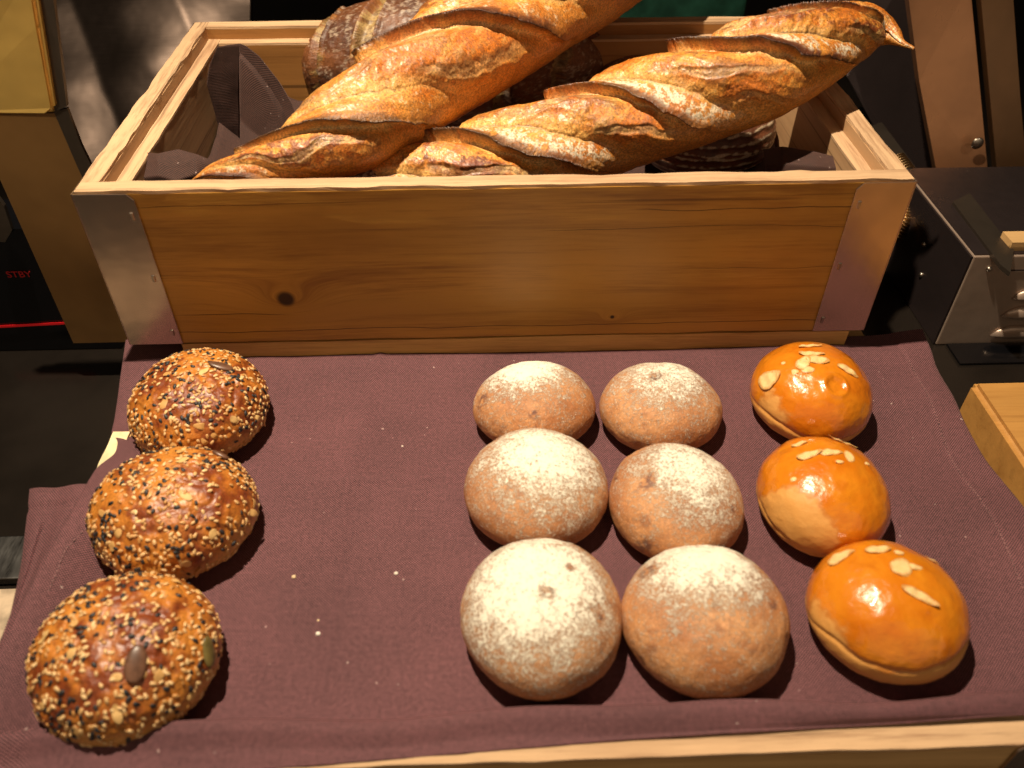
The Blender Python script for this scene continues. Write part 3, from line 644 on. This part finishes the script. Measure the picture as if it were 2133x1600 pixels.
def baguette(name, ctrl, ridges, tilt, tilt2, sd, NS=1300, NA=400, twin=0, amp=1.85, flour_amt=1., thin=1.):
    s, Cc, rr, T, Fn, Un = tube_frame(ctrl, NS, thin)
    th = np.linspace(-np.pi, np.pi, NA, endpoint=False)[None, :]; tt = np.cos(th)+0*s[:, None]; fr_ = np.sin(th)+0*s[:, None]
    dirv = Un[:, None]*tt[..., None]+Fn[:, None]*fr_[..., None]
    P0 = Cc[:, None]+dirv*rr[:, None, None]
    nz = fbm(P0*30, 3, sd); nz2 = fbm(P0*90, 3, sd+1); nz3 = fbm(P0*330, 4, sd+2); nz4 = fbm(P0*900, 3, sd+3)
    se = s[:, None]+tilt*tt+tilt2*(tt**2)+120*np.clip(tt, 0, 1)**4+24*nz+11*nz2+3*nz3
    ph = np.interp(se, ridges, np.arange(len(ridges))); cell = np.floor(ph).astype(int); f = ph-cell
    m = ss(-.98, -.50, tt)*ss(-.75, -.1, fr_)
    m = m*(.8+.2*np.cos(cell*2.1+sd))
    prof = np.interp(f, PROF_X, PROF_H)
    # secondary tear running along the opening
    lobes = np.sin((tt*2.6+f*3.1+cell*1.3+nz*1.3)*2.2)
    lob = ss(.33, .46, f)*ss(.88, .76, f)
    tear = lob*ss(.55, .95, lobes)
    hh = amp*(prof*m*rr[:, None] + m*lob*(.014*lobes-.024*tear)*rr[:, None]*1.2) + .0012*nz + .0008*nz2 + .00032*nz3*(1+.9*lob*m) + .00016*nz4
    rim = np.exp(-((np.minimum(f, 1-f))/.030)**2)*m
    hh += rim*(.0008*nz3+.0004*nz4)*ss(.95, .6, tt)
    P = Cc[:, None]+dirv*(rr[:, None, None]+hh[..., None]*ss(0, .3, rr/rr.max())[:, None, None])
    P = P - T[:, None]*(rim*.004*ss(.0, .2, f+.2))[..., None]
    # colours
    gold = mixc((.58, .165, .018), (.88, .41, .075), .5+1.3*nz+1.1*nz2+.8*nz3)
    c = gold
    brown = mixc((.36, .085, .018), (.17, .036, .012), .5+nz2+nz3)
    c = mixc(c, brown, m*ss(.30, .48, f)*ss(.90, .76, f)*ss(-.34, .24, nz2*1.1+nz3*.8+.3*lobes+.5*nz))         # baked bulge
    c = mixc(c, (.88, .62, .27), m*np.maximum(ss(.84, .93, f)*ss(.985, .95, f), .9*tear)*(.75+.4*nz3))      # torn crumb
    c = mixc(c, (.80, .50, .17), m*ss(.21, .27, f)*ss(.38, .31, f)*.7)
    c = mixc(c, (.46, .165, .04), m*ss(.0, .03, f)*ss(.27, .17, f)*ss(-.6, .1, nz2+nz3*.5)*.85)
    c = mixc(c, (.15, .036, .012), m*lob*ss(.35, .9, lobes+.5*nz2)*ss(-.6, .1, nz3+nz2)*.75)               # glossy band
    fl = flour_amt*ss(.02, .06, f)*ss(.28, .19, f)*ss(.08, .48, nz2*.55+nz3*1.0+nz4*.7-.02+.45*(flour_amt-1)-.2*ss(.4, 1.0, tt))*ss(-1.0, -.5, tt)
    c = mixc(c, (.80, .68, .50), fl*.85)
    blis = ss(.30, .5, nz3+nz4*.6)*ss(-.2, .3, nz); c = mixc(c, (.86, .52, .16), blis*.4)
    c = mixc(c, (.30, .09, .02), ss(.18, .5, nz3*.7-nz2*.7)*.30)
    lipz = m*ss(.10, .04, f)*ss(-.40, .10, nz2+.6*nz3+.1)
    c = mixc(c, (.13, .032, .014), lipz*.92)
    st = fbm(np.stack([s[:, None]*.012+tt*1.5, tt*9-s[:, None]*.04, fr_*9+0*tt], -1), 4, sd+44)
    c = mixc(c, (.34, .095, .02), m*ss(.28, .45, f)*ss(.95, .8, f)*ss(.05, .45, st+.4*nz3)*.55); c = mixc(c, (.92, .62, .22), m*ss(.10, .5, -st+.4*nz3)*ss(.3, .4, f)*.30)
    dk = rim*ss(-.9, -.05, nz2+nz3*.6+.1)+m*.55*np.exp(-((f-.275)/.018)**2)*ss(-.1, .4, nz+tt*.5)
    c = mixc(c, (.045, .014, .008), np.clip(dk*1.15, 0, .93))
    c = mixc(c, mixc((.74, .34, .065), (.62, .21, .03), .5+nz), ss(-.25, -.75, tt)*.8*(1-.8*rim))
    c = np.clip(c, 0, 1)
    me = mesh_np(name, P.reshape(-1, 3), grid_faces(NA, NS, True), None, c.reshape(-1, 3))
    return link(name, me, M['crust'], None, True), P
M['crust'] = crust_mat('baguette_crust', ((2200, .0004, .7), (900, .0005, .6), (330, .0004, .4)), .40, .30, .50)
for o_, e_ in ():
    pass
lb, _ = baguette('baguette', [(404, 378, .112, 6), (440, 366, .116, 20), (510, 350, .121, 36), (600, 328, .125, 63), (715, 278, .133, 96), (875, 168, .148, 110), (1010, 83, .162, 112), (1140, 0, .176, 112), (1270, -82, .190, 108), (1390, -160, .20, 85), (1450, -200, .205, 30)],
                 [-200, 60, 352, 690, 1010, 1330], 128, -12, 5, flour_amt=.75, thin=.95)
props(lb, 'thick twisted golden baguette on the left, its top end leaving the photo', 'baguette', 'baguettes in the crate')
rb, _ = baguette('baguette', [(700, 455, .076, 40), (800, 425, .082, 86), (930, 378, .090, 102), (1080, 334, .101, 104), (1290, 254, .121, 107), (1450, 198, .141, 108), (1590, 150, .157, 103), (1700, 100, .167, 86), (1768, 72, .171, 65), (1826, 63, .171, 41), (1858, 74, .170, 21), (1876, 88, .169, 9), (1904, 101, .167, 3)],
                 [-150, 130, 432, 712, 985, 1225, 1500], 122, -25, 23, flour_amt=1.55, thin=.95)
props(rb, 'twisted golden baguette with floury bands whose tip sticks out over the right side', 'baguette', 'baguettes in the crate')

# ------------------------------------------------------------------ dark loaves
M['rye'] = crust_mat('dark_rye_crust', ((1100, .0005, .7), (300, .0012, .6)), .45, .12, .3)
def loaf(name, c3, ax, ay, az, rotz, colf, dispf, sd, NA=360, NP=260):
    th = np.linspace(0, 2*np.pi, NA, endpoint=False)[None, :]+np.zeros((NP, 1)); ph = np.linspace(-np.pi/2+.001, np.pi/2-.001, NP)[:, None]+np.zeros((1, NA))
    cp = np.cos(ph)
    n = np.stack([cp*np.cos(th), cp*np.sin(th), np.sin(ph)], -1); P = np.stack([ax*np.sign(n[..., 0])*np.abs(n[..., 0])**.9, ay*n[..., 1], az*n[..., 2]], -1)
    h_ = dispf(P, n); P2 = P+n*h_[..., None]; c = colf(P, n); cr, sr = math.cos(rotz), math.sin(rotz)
    Q = np.stack([P2[..., 0]*cr-P2[..., 1]*sr, P2[..., 0]*sr+P2[..., 1]*cr, P2[..., 2]], -1)
    me = mesh_np(name, Q.reshape(-1, 3), grid_faces(NA, NP, True), None, c.reshape(-1, 3)); o = link(name, me, M['rye'], None, True); o.location = c3; return o
def rye_c(sd, openings):
    def f(P, n):
        n1 = fbm(P*50, 4, sd); n2 = fbm(P*260, 4, sd+1); n3 = fbm(P*800, 3, sd+2)
        c = mixc((.19, .066, .022), (.085, .028, .012), .5+n1*1.5)
        c = mixc(c, (.66, .52, .38), ss(.16, .55, n2+n3*.8+.3*n1)*.45)
        for (cx, wd, slope) in openings:
            q = (P[..., 0]-cx-slope*P[..., 1]+.010*n1+.006*n2)/wd; o_ = ss(1.0, .75, np.abs(q))
            c = mixc(c, mixc((.16, .085, .028), (.40, .26, .10), .5+n2*2.2+n3), o_)
            c = mixc(c, (.30, .12, .03), np.exp(-((np.abs(q)-1.0)/.14)**2)*.9)
        return np.clip(c, 0, 1)
    return f
def rye_d(sd, openings):
    def f(P, n):
        d = .0022*fbm(P*40, 3, sd)+.0010*fbm(P*160, 3, sd+1)+.0004*fbm(P*500, 3, sd+2)
        for (cx, wd, slope) in openings:
            q = (P[..., 0]-cx-slope*P[..., 1])/wd; d = d-.005*ss(1.0, .7, np.abs(q))+.0035*np.exp(-((np.abs(q)-1.1)/.18)**2)
        return d
    return f
op = [(-.120, .006, .5), (-.066, .009, .5), (.0, .009, .5), (.065, .008, .5), (.115, .005, .5)]
c0 = at(955, 128, .092)
o = loaf('rye_loaf', tuple(c0), .150, .062, .066, R_(4), rye_c(3, op), rye_d(3, op), 3); props(o, 'big dark scored loaf with floury purple crust, under the left baguette at the back', 'loaf', 'dark loaves under the baguettes')
def ring_c(P, n):
    n1 = fbm(P*60, 3, 8); n2 = fbm(P*300, 4, 9); r = np.sqrt((P[..., 0]/.075)**2+(P[..., 1]/.055)**2+(P[..., 2]*0)**2)
    c = mixc((.17, .055, .022), (.09, .03, .015), .5+n1); ring = np.sin((np.abs(n[..., 2])*9.0+n1*.5)*3.6)
    return np.clip(mixc(c, (.72, .58, .40), ss(.35, 1.1, ring+1.3*n2)*.7), 0, 1)
ring_d = lambda P, n: .0012*fbm(P*60, 3, 8)+.0004*np.sin((np.abs(n[..., 2])*9.0+fbm(P*60, 3, 8)*.5)*3.6)+.0003*fbm(P*400, 3, 2)
o = loaf('ring_marked_loaf', tuple(at(1470, 270, .070)), .062, .055, .040, .2, ring_c, ring_d, 5); props(o, 'dark round loaf ringed with flour, under the right baguette by the crate side', 'loaf', 'dark loaves under the baguettes')
o = loaf('dark_crust_loaf', tuple(at(715, 395, .088)), .052, .03, .031, 0.05, rye_c(13, [(.0, .006, 4)]), rye_d(13, []), 13); props(o, 'dark loaf with only a burnt crest showing behind the front rim', 'loaf', 'dark loaves under the baguettes')
o = loaf('burnt_crust_loaf', tuple(at(1330, 175, .07)), .05, .032, .035, .4, rye_c(23, [(.02, .006, .5)]), rye_d(23, []), 23); props(o, 'dark loaf low in the crate between the two baguettes, mostly hidden', 'loaf', 'dark loaves under the baguettes')

# ------------------------------------------------------------------ liner cloth in the crate
ln = props(empty('liner_cloth', (.28, .16, .01)), 'dark brown cloth lining the crate, its corners standing up at the left and right', 'cloth')
def sheet(name, rows, nu=60, nv=60, wob=.001, sd=0, thick=.0011, ths=None):
    rows = [curve([np.asarray(p, dtype=float) for p in r], nu) for r in rows]; Rr = np.array(rows); k = np.linspace(0, len(rows)-1, nv)
    G = np.stack([np.stack([np.interp(k, np.arange(len(rows)), Rr[:, j, a]) for j in range(nu)], -1) for a in range(3)], -1)
    G[..., 1] += wob*fbm(G*35, 3, sd); G[..., 2] += wob*.7*fbm(G*30+9, 3, sd)
    a_ = np.cumsum(np.r_[0, np.linalg.norm(np.diff(G[nv//2], axis=0), axis=1)]); b_ = np.cumsum(np.r_[0, np.linalg.norm(np.diff(G[:, nu//2], axis=0), axis=1)])
    uv = np.stack(np.meshgrid(a_, b_), -1).reshape(-1, 2)
    o = link(name, mesh_np(name, G.reshape(-1, 3), grid_faces(nu, nv), uv), M['liner'], ln, True); md = o.modifiers.new('s', 'SOLIDIFY'); md.thickness = thick; md.offset = 0; return o
# floor sheet sagging in the crate
xs = np.linspace(.026, W-.026, 9); rows = [[(x, yv, .012+.05*(abs(yv-.16)/.14)**3+.05*(abs(x-.28)/.26)**6) for x in xs] for yv in np.linspace(.027, D-.027, 9)]
sheet('floor_sheet', rows, 90, 60, .004, 3)
# standing left flap: dark inner fold + lit face with hem
Y1 = .215
sheet('standing_corner', [[atY(418, 330, .250), atY(500, 360, .235)], [atY(424, 230, .248), atY(500, 300, .235)], [atY(436, 135, .235), atY(498, 200, .225)], [atY(452, 98, .225), atY(500, 92, .2155)]], 30, 60, .002, 4)
sheet('standing_corner', [[atY(500, 92, .215), atY(512, 96, .213), atY(540, 118, .21), atY(580, 168, .205), atY(606, 212, .20), atY(618, 250, .195), atY(612, 290, .19)],
                          [atY(499, 110, .2148), atY(506, 116, .2128), atY(530, 140, .2098), atY(566, 186, .2048), atY(590, 228, .1998), atY(600, 262, .1948), atY(598, 300, .1898)],
                          [atY(499, 118, .2110), atY(503, 124, .2090), atY(523, 146, .2060), atY(558, 192, .2010), atY(582, 234, .196), atY(592, 268, .191), atY(590, 306, .186)],
                          [atY(500, 250, .195), atY(510, 260, .194), atY(525, 275, .192), atY(545, 290, .19), atY(560, 300, .187), atY(570, 310, .185), atY(575, 325, .18)],
                          [atY(500, 360, .15), atY(510, 362, .15), atY(520, 364, .15), atY(535, 368, .15), atY(550, 372, .15), atY(560, 376, .15), atY(570, 380, .15)]], 70, 90, .0012, 6)
sheet('back_fold', [[atY(590, 208, .285), atY(630, 210, .285), atY(680, 212, .285)], [atY(590, 330, .2), atY(630, 330, .2), atY(680, 330, .2)]], 30, 40, .003, 7)
# crumpled front left fold
sheet('front_fold', [[at(291, 318, .116), at(330, 322, .119), at(372, 312, .120), at(410, 322, .118), at(468, 346, .112)], [at(291, 340, .112), at(330, 335, .118), at(360, 350, .113), at(405, 332, .118), at(465, 356, .108)],
                     [at(291, 372, .108), at(330, 366, .111), at(365, 376, .108), at(410, 362, .111), at(450, 380, .10)], [at(292, 420, .09), at(330, 420, .09), at(370, 420, .088), at(410, 420, .088), at(450, 420, .085)]], 70, 50, .0012, 8)
sheet('right_fold', [[at(1590, 312, .094), at(1630, 307, .104), at(1700, 318, .106), at(1760, 332, .105), at(1779, 345, .100)], [at(1595, 345, .09), at(1628, 340, .100), at(1700, 346, .103), at(1755, 352, .101), at(1780, 362, .096)],
                     [at(1600, 420, .06), at(1630, 415, .075), at(1700, 415, .08), at(1755, 415, .08), at(1780, 415, .075)]], 60, 40, .001, 9)

# ------------------------------------------------------------------ crumbs on the cloth
M['crumb'] = plain('crumb', (.75, .55, .33), .8, 0, 900, .3); M['crumbw'] = plain('flour_crumb', (.85, .75, .65), .8, 0, 900, .2)
def crumb(px, py, r, mt, lab, sd):
    bm = bmesh.new(); bmesh.ops.create_icosphere(bm, subdivisions=2, radius=r); p = at(px, py, -.0168); rnd = random.Random(sd)
    for v_ in bm.verts: v_.co *= rnd.uniform(.7, 1.25); v_.co.z *= .6
    o = bm_link('crumb', bm, M[mt], None, True); o.location = (p[0], p[1], ZC(p[0], p[1])+r*.4); props(o, lab, 'crumb', 'crumbs on the cloth')
crumb(662, 1320, .0014, 'crumbw', 'largest white crumb on the bare cloth, nearest the front', 1)
crumb(612, 1202, .0013, 'crumb', 'tan crumb on the bare cloth beside the middle seeded bun', 2)
crumb(825, 1195, .0011, 'crumbw', 'white crumb alone in the centre of the bare cloth', 3)
crumb(663, 1292, .0007, 'crumb', 'tiny tan crumb just behind the largest white crumb', 4)
crumb(838, 930, .0007, 'crumbw', 'tiny white crumb towards the back of the bare cloth', 5)

# ------------------------------------------------------------------ background left: sheet metal cabinet
M['brass'] = metal('brass_steel', (.80, .52, .14), .34, brush=(30, 30, 30), var=.2, diff=.55)
M['brown_steel'] = metal('brown_reflecting_steel', (.34, .18, .06), .40, var=.15, diff=.55)
M['steel_dark'] = metal('dark_steel', (.11, .080, .078), .34, brush=(90, 90, 900), var=.2, diff=.2)
M['steel_mid'] = metal('grey_steel', (.11, .085, .065), .40, var=.15, diff=.25)
M['copper_steel'] = metal('copper_toned_steel', (.36, .17, .08), .36, brush=(500, 500, 30), var=.2, diff=.4)
lc = props(empty('metal_cabinet', (-.2, .2, -.09)), 'brass toned sheet metal cabinet with a dark crinkled side, left of the crate', 'cabinet')
YA = at(153, 715, -.06)[1]
P = lambda px, py, Y=YA: atY(px, py, Y)
bm_link('lower_panel', poly_bm([P(153, 715), P(-60, 240), P(112, 236), P(170, 350), P(262, 540), P(284, 712)], (0, .004, 0)), M['brown_steel'], lc)
bm_link('edge_strip', poly_bm([P(112, 233, YA-.002), P(140, 226, YA-.002), P(168, 300, YA-.002), P(250, 470, YA-.002), P(240, 520, YA-.002), P(160, 345, YA-.002)], (0, .003, 0)), M['steel_mid'], lc)
gp = [P(-120, -60, YA-.012), P(65, -60, YA-.012), P(85, 60, YA-.012), P(113, 233, YA-.012), P(100, 240, YA-.009), P(-120, 242, YA-.009)]
bmg = poly_bm(gp, (0, .010, 0)); bmesh.ops.recalc_face_normals(bmg, faces=bmg.faces[:]); bmesh.ops.bevel(bmg, geom=bmg.edges[:], offset=.003, segments=3, affect='EDGES'); bm_link('upper_panel', bmg, M['brass'], lc)
bm_link('side_strip', poly_bm([P(68, -60, YA-.006), P(104, -60, YA-.006), P(139, 222, YA-.006), P(114, 233, YA-.006)], (0, .004, 0)), M['steel_mid'], lc)
# crinkled dark sheet behind
nu, nv = 60, 60; g = np.zeros((nv, nu, 3))
for j in range(nv):
    for i in range(nu):
        a, b = i/(nu-1), j/(nv-1); p = atY(100+a*420, -60+b*640, .40-.25*b+.02*a); g[j, i] = p
g[..., 1] += .016*fbm(g*11, 2, 4)+.030*np.abs(((g[..., 0]+.12+.55*(g[..., 2]-.1))*5) % 1.0-.5)
o = link('crinkled_side', mesh_np('crinkled_side', g.reshape(-1, 3), grid_faces(nu, nv)), metal('dark_crinkled_steel', (.022, .016, .013), .33, var=.06), lc, True); md = o.modifiers.new('s', 'SOLIDIFY'); md.thickness = .002

# black appliance with red line and display text, left edge
ap = props(empty('black_appliance', (-.25, .25, -.09)), 'black glass appliance with red line and STBY display, low at the left edge', 'appliance')
Yb = YA+.04; glass = plain('black_glass', (.004, .004, .005), .12, 0, 10, .2)
red = NT('red_display'); red.set(Base_Color=(.3, .005, .005), Emission_Color=(1, .03, .02, 1), Emission_Strength=.03)
redl = NT('red_trim'); redl.set(Base_Color=(.55, .008, .012), Roughness=.3, Emission_Color=(1, .02, .02, 1), Emission_Strength=.10)
q0, q1 = atY(-150, 480, Yb), atY(260, 740, Yb)
bm_link('glass_front', box_bm(q0[0], q1[0], Yb, Yb+.05, -.099, q0[2]), glass, ap)
a, b = atY(-20, 681, Yb-.001), atY(150, 672, Yb-.001)
bm_link('red_line', poly_bm([a+np.array([0, 0, -.0012]), b+np.array([0, 0, -.0012]), b+np.array([0, 0, .0012]), a+np.array([0, 0, .0012])], (0, -.0006, 0)), redl.m, ap)
td = bpy.data.curves.new('t', 'FONT'); td.body = 'STBY'; td.size = .0088; td.extrude = .0002; to = bpy.data.objects.new('display_text', td); COL.objects.link(to)
dg = bpy.context.evaluated_depsgraph_get(); tme = bpy.data.meshes.new_from_object(to.evaluated_get(dg)); bpy.data.objects.remove(to)
for v_ in tme.vertices: v_.co = Vector((v_.co.x*1.1, 0-v_.co.z, v_.co.y))
tp = atY(16, 578, Yb-.001); tme.materials.clear(); o = link('display_text', tme, red.m, ap); o.matrix_parent_inverse = Matrix.Identity(4); o.location = Vector(tp)-ap.location
o = bm_link('grey_bracket', poly_bm([atY(-30, 380, Yb-.01), atY(8, 430, Yb-.01), atY(25, 480, Yb-.01), atY(10, 505, Yb-.01), atY(-30, 500, Yb-.01)], (0, .004, 0)), M['steel_mid'], ap)
# steel ledge and beige plate on the counter at the left
z0 = -.0995
p1, p2 = at(-60, 1118, -.092), at(200, 1200, -.092)
o = bm_link('steel_ledge', box_bm(p1[0]-.1, .0, p2[1], p1[1], z0, -.092, bevel=.001), metal('scratched_steel', (.30, .29, .28), .38, brush=(400, 60, 60), var=.3)); props(o, 'scratched grey steel ledge at the far left edge behind the cloth corner', 'ledge')
p1, p2 = at(-60, 1228, -.092), at(60, 1500, -.092)
o = bm_link('beige_panel', box_bm(p1[0]-.1, .0, p2[1], p1[1], z0, -.092, bevel=.001), plain('beige_laminate', (.50, .38, .26), .5)); props(o, 'plain beige panel at the lower left edge beside the cloth', 'panel')

# ------------------------------------------------------------------ background right: steel machine
M['cab'] = metal('cabinet_steel', (.62, .46, .36), .36, brush=(20, 20, 20), var=.12, diff=.5)
mc = props(empty('steel_machine', (.75, .2, -.099)), 'steel kitchen machine with louvred cabinet and tilted copper toned plates, right of the crate', 'machine')
Yc = .0985; A0 = atY(2030, 535, Yc); zt = A0[2]; x0 = A0[0]
bm_link('cabinet_body', box_bm(x0, x0+.5, Yc, Yc+.16, -.0995, zt, bevel=.0012), M['cab'], mc)
bm_link('top_plate', box_bm(x0+.001, x0+.499, Yc+.002, Yc+.159, zt+.0002, zt+.0012), M['steel_dark'], mc)
bm_link('side_plate', box_bm(x0-.0022, x0-.0003, Yc+.001, Yc+.16, -.099, zt-.001), M['steel_dark'], mc)
bm_link('cabinet_plinth', box_bm(x0+.01, x0+.5, Yc-.03, Yc-.001, -.0995, -.0975), glass, mc)
for (lx, ly, L) in ((2108, 613, .05), (2085, 650, .055), (2062, 690, .06), (2112, 575, .0)):
    if L == 0: continue
    p = atY(lx, ly+8, Yc); bm = bmesh.new(); n = 14; vv = []
    for j in range(7):
        a = j/6*math.pi/2; row = []
        for i in range(n):
            xx = i/(n-1); e = min(1, xx/.25); e = math.sqrt(e)
            row.append(bm.verts.new((p[0]+xx*L, Yc-.0004-.0050*e*math.sin(a), p[2]+.0105*e*math.cos(a))))
        vv.append(row)
    for j in range(6):
        for i in range(n-1): bm.faces.new((vv[j][i], vv[j][i+1], vv[j+1][i+1], vv[j+1][i]))
    o = bm_link('louver', bm, M['cab'], mc, True)
    md = o.modifiers.new('s', 'SOLIDIFY'); md.thickness = .0006
# bar lying on the cabinet top
bm_link('rail', poly_bm([at(1985, 420, zt+.004), at(2020, 402, zt+.004), at(2112, 520, zt+.004), at(2105, 568, zt+.004), at(2085, 552, zt+.004)], (0, 0, -.004)), M['steel_mid'], mc)
bm_link('wood_strip', box_bm(atY(2112, 500, Yc+.006)[0], atY(2112, 500, Yc+.006)[0]+.2, Yc+.006, Yc+.024, zt+.0014, zt+.010), M['tray'], mc)
Yp = .30
bm_link('tilted_plate', poly_bm([atY(1888, -40, Yp+.06), atY(2020, -40, Yp+.06), atY(2030, 60, Yp+.05), atY(2060, 384, Yp), atY(1962, 416, Yp), atY(1915, 170, Yp+.035)], (0, .012, 0)), M['copper_steel'], mc)
bm_link('outer_plate', poly_bm([atY(2040, -40, Yp+.05), atY(2108, -40, Yp+.05), atY(2125, 200, Yp+.02), atY(2145, 425, Yp-.01), atY(2085, 446, Yp-.01), atY(2062, 200, Yp+.02)], (0, .012, 0)), metal('bronze_steel', (.14, .07, .03), .4, diff=.5), mc)
for (sx_, sz_, sy_) in ((1857, 538, .13), (1882, 580, .125), (2060, 560, 0)):
    b3 = bmesh.new(); bmesh.ops.create_uvsphere(b3, u_segments=12, v_segments=8, radius=.0026); o = bm_link('screw', b3, M['staple'], mc, True); o.matrix_parent_inverse = Matrix.Identity(4)
    pq = atY(sx_, sz_, Yc-.0005) if sy_ == 0 else np.array([x0-.0023, Yc+.06+(1882-sx_)*.0006, zt-.035-(sz_-538)*.0006]); o.location = Vector(pq)-mc.location
bm_link('panel_seam', box_bm(atY(2092, 564, Yc)[0], x0+.49, Yc-.0008, Yc-.0002, atY(2092, 564, Yc)[2], atY(2092, 564, Yc)[2]+.0012), M['steel_dark'], mc)
bv = bmesh.new(); bmesh.ops.create_uvsphere(bv, u_segments=20, v_segments=10, radius=.0065)
for v_ in bv.verts: v_.co.y *= .4
o = bm_link('bolt', bv, M['staple'], mc, True); o.matrix_parent_inverse = Matrix.Identity(4); o.location = Vector(atY(2036, 299, Yp+.003))-mc.location
bm_link('dark_side_sheet', poly_bm([atY(1700, -40, .46), atY(1880, -40, .46), atY(1955, 420, .36), atY(1935, 410, .36), atY(1840, 300, .37), atY(1765, 160, .40)], (0, .006, 0)), M['steel_dark'], mc)
bm_link('steel_flange', poly_bm([at(1790, 222, -.01), at(1815, 226, -.01), at(1905, 345, -.01), at(1945, 420, -.01), at(1905, 390, -.01), at(1850, 310, -.01)], (0, 0, -.004)), M['steel_mid'], mc)
# spring hose
sp = np.array([at(1870, 330, .0), at(1893, 360, -.005), at(1897, 410, -.02), at(1885, 460, -.035), at(1862, 500, -.05)]); spc = curve(sp, 400)
bm = bmesh.new(); rings = []
Tn = np.gradient(spc, axis=0); Tn /= np.linalg.norm(Tn, axis=1, keepdims=True)
for k in range(400):
    a = np.cross(Tn[k], [0, 0, 1]); a /= np.linalg.norm(a); b = np.cross(Tn[k], a); r = .0062+.0016*math.sin(k/400*2*math.pi*30)
    rings.append([bm.verts.new(Vector(spc[k]+r*(a*math.cos(t_)+b*math.sin(t_)))) for t_ in np.linspace(0, 2*np.pi, 14, endpoint=False)])
for k in range(399):
    for j in range(14): bm.faces.new((rings[k][j], rings[k][(j+1) % 14], rings[k+1][(j+1) % 14], rings[k+1][j]))
bm_link('coiled_hose', bm, metal('bronze_coil', (.45, .30, .15), .35), mc, True)

# green container and other dim things behind
gm = plain('green_plastic', (.020, .085, .055), .35, 0, 25, .4)
p = at(1300, 40, .02); q = at(1600, 40, .02)
o = bm_link('green_container', box_bm(p[0], q[0], p[1]+.10, p[1]+.28, -.0995, .075, bevel=.006), gm); props(o, 'dull green plastic container behind the crate', 'container')
# wooden block at right
bz = -.010; c1 = at(2022, 792, bz); 
bm = box_bm(c1[0], c1[0]+.25, c1[1]-.30, c1[1], -.0995, bz); bmesh.ops.bevel(bm, geom=bm.edges[:], offset=.004, segments=5, affect='EDGES')
o = bm_link('wooden_block', bm, wood('block_wood', (.54, .27, .07), (.38, .17, .04), rough=.5, grain=1.4, offs=31, crack=.15)); props(o, 'thick honey coloured wooden block at the right edge beside the cloth', 'block')
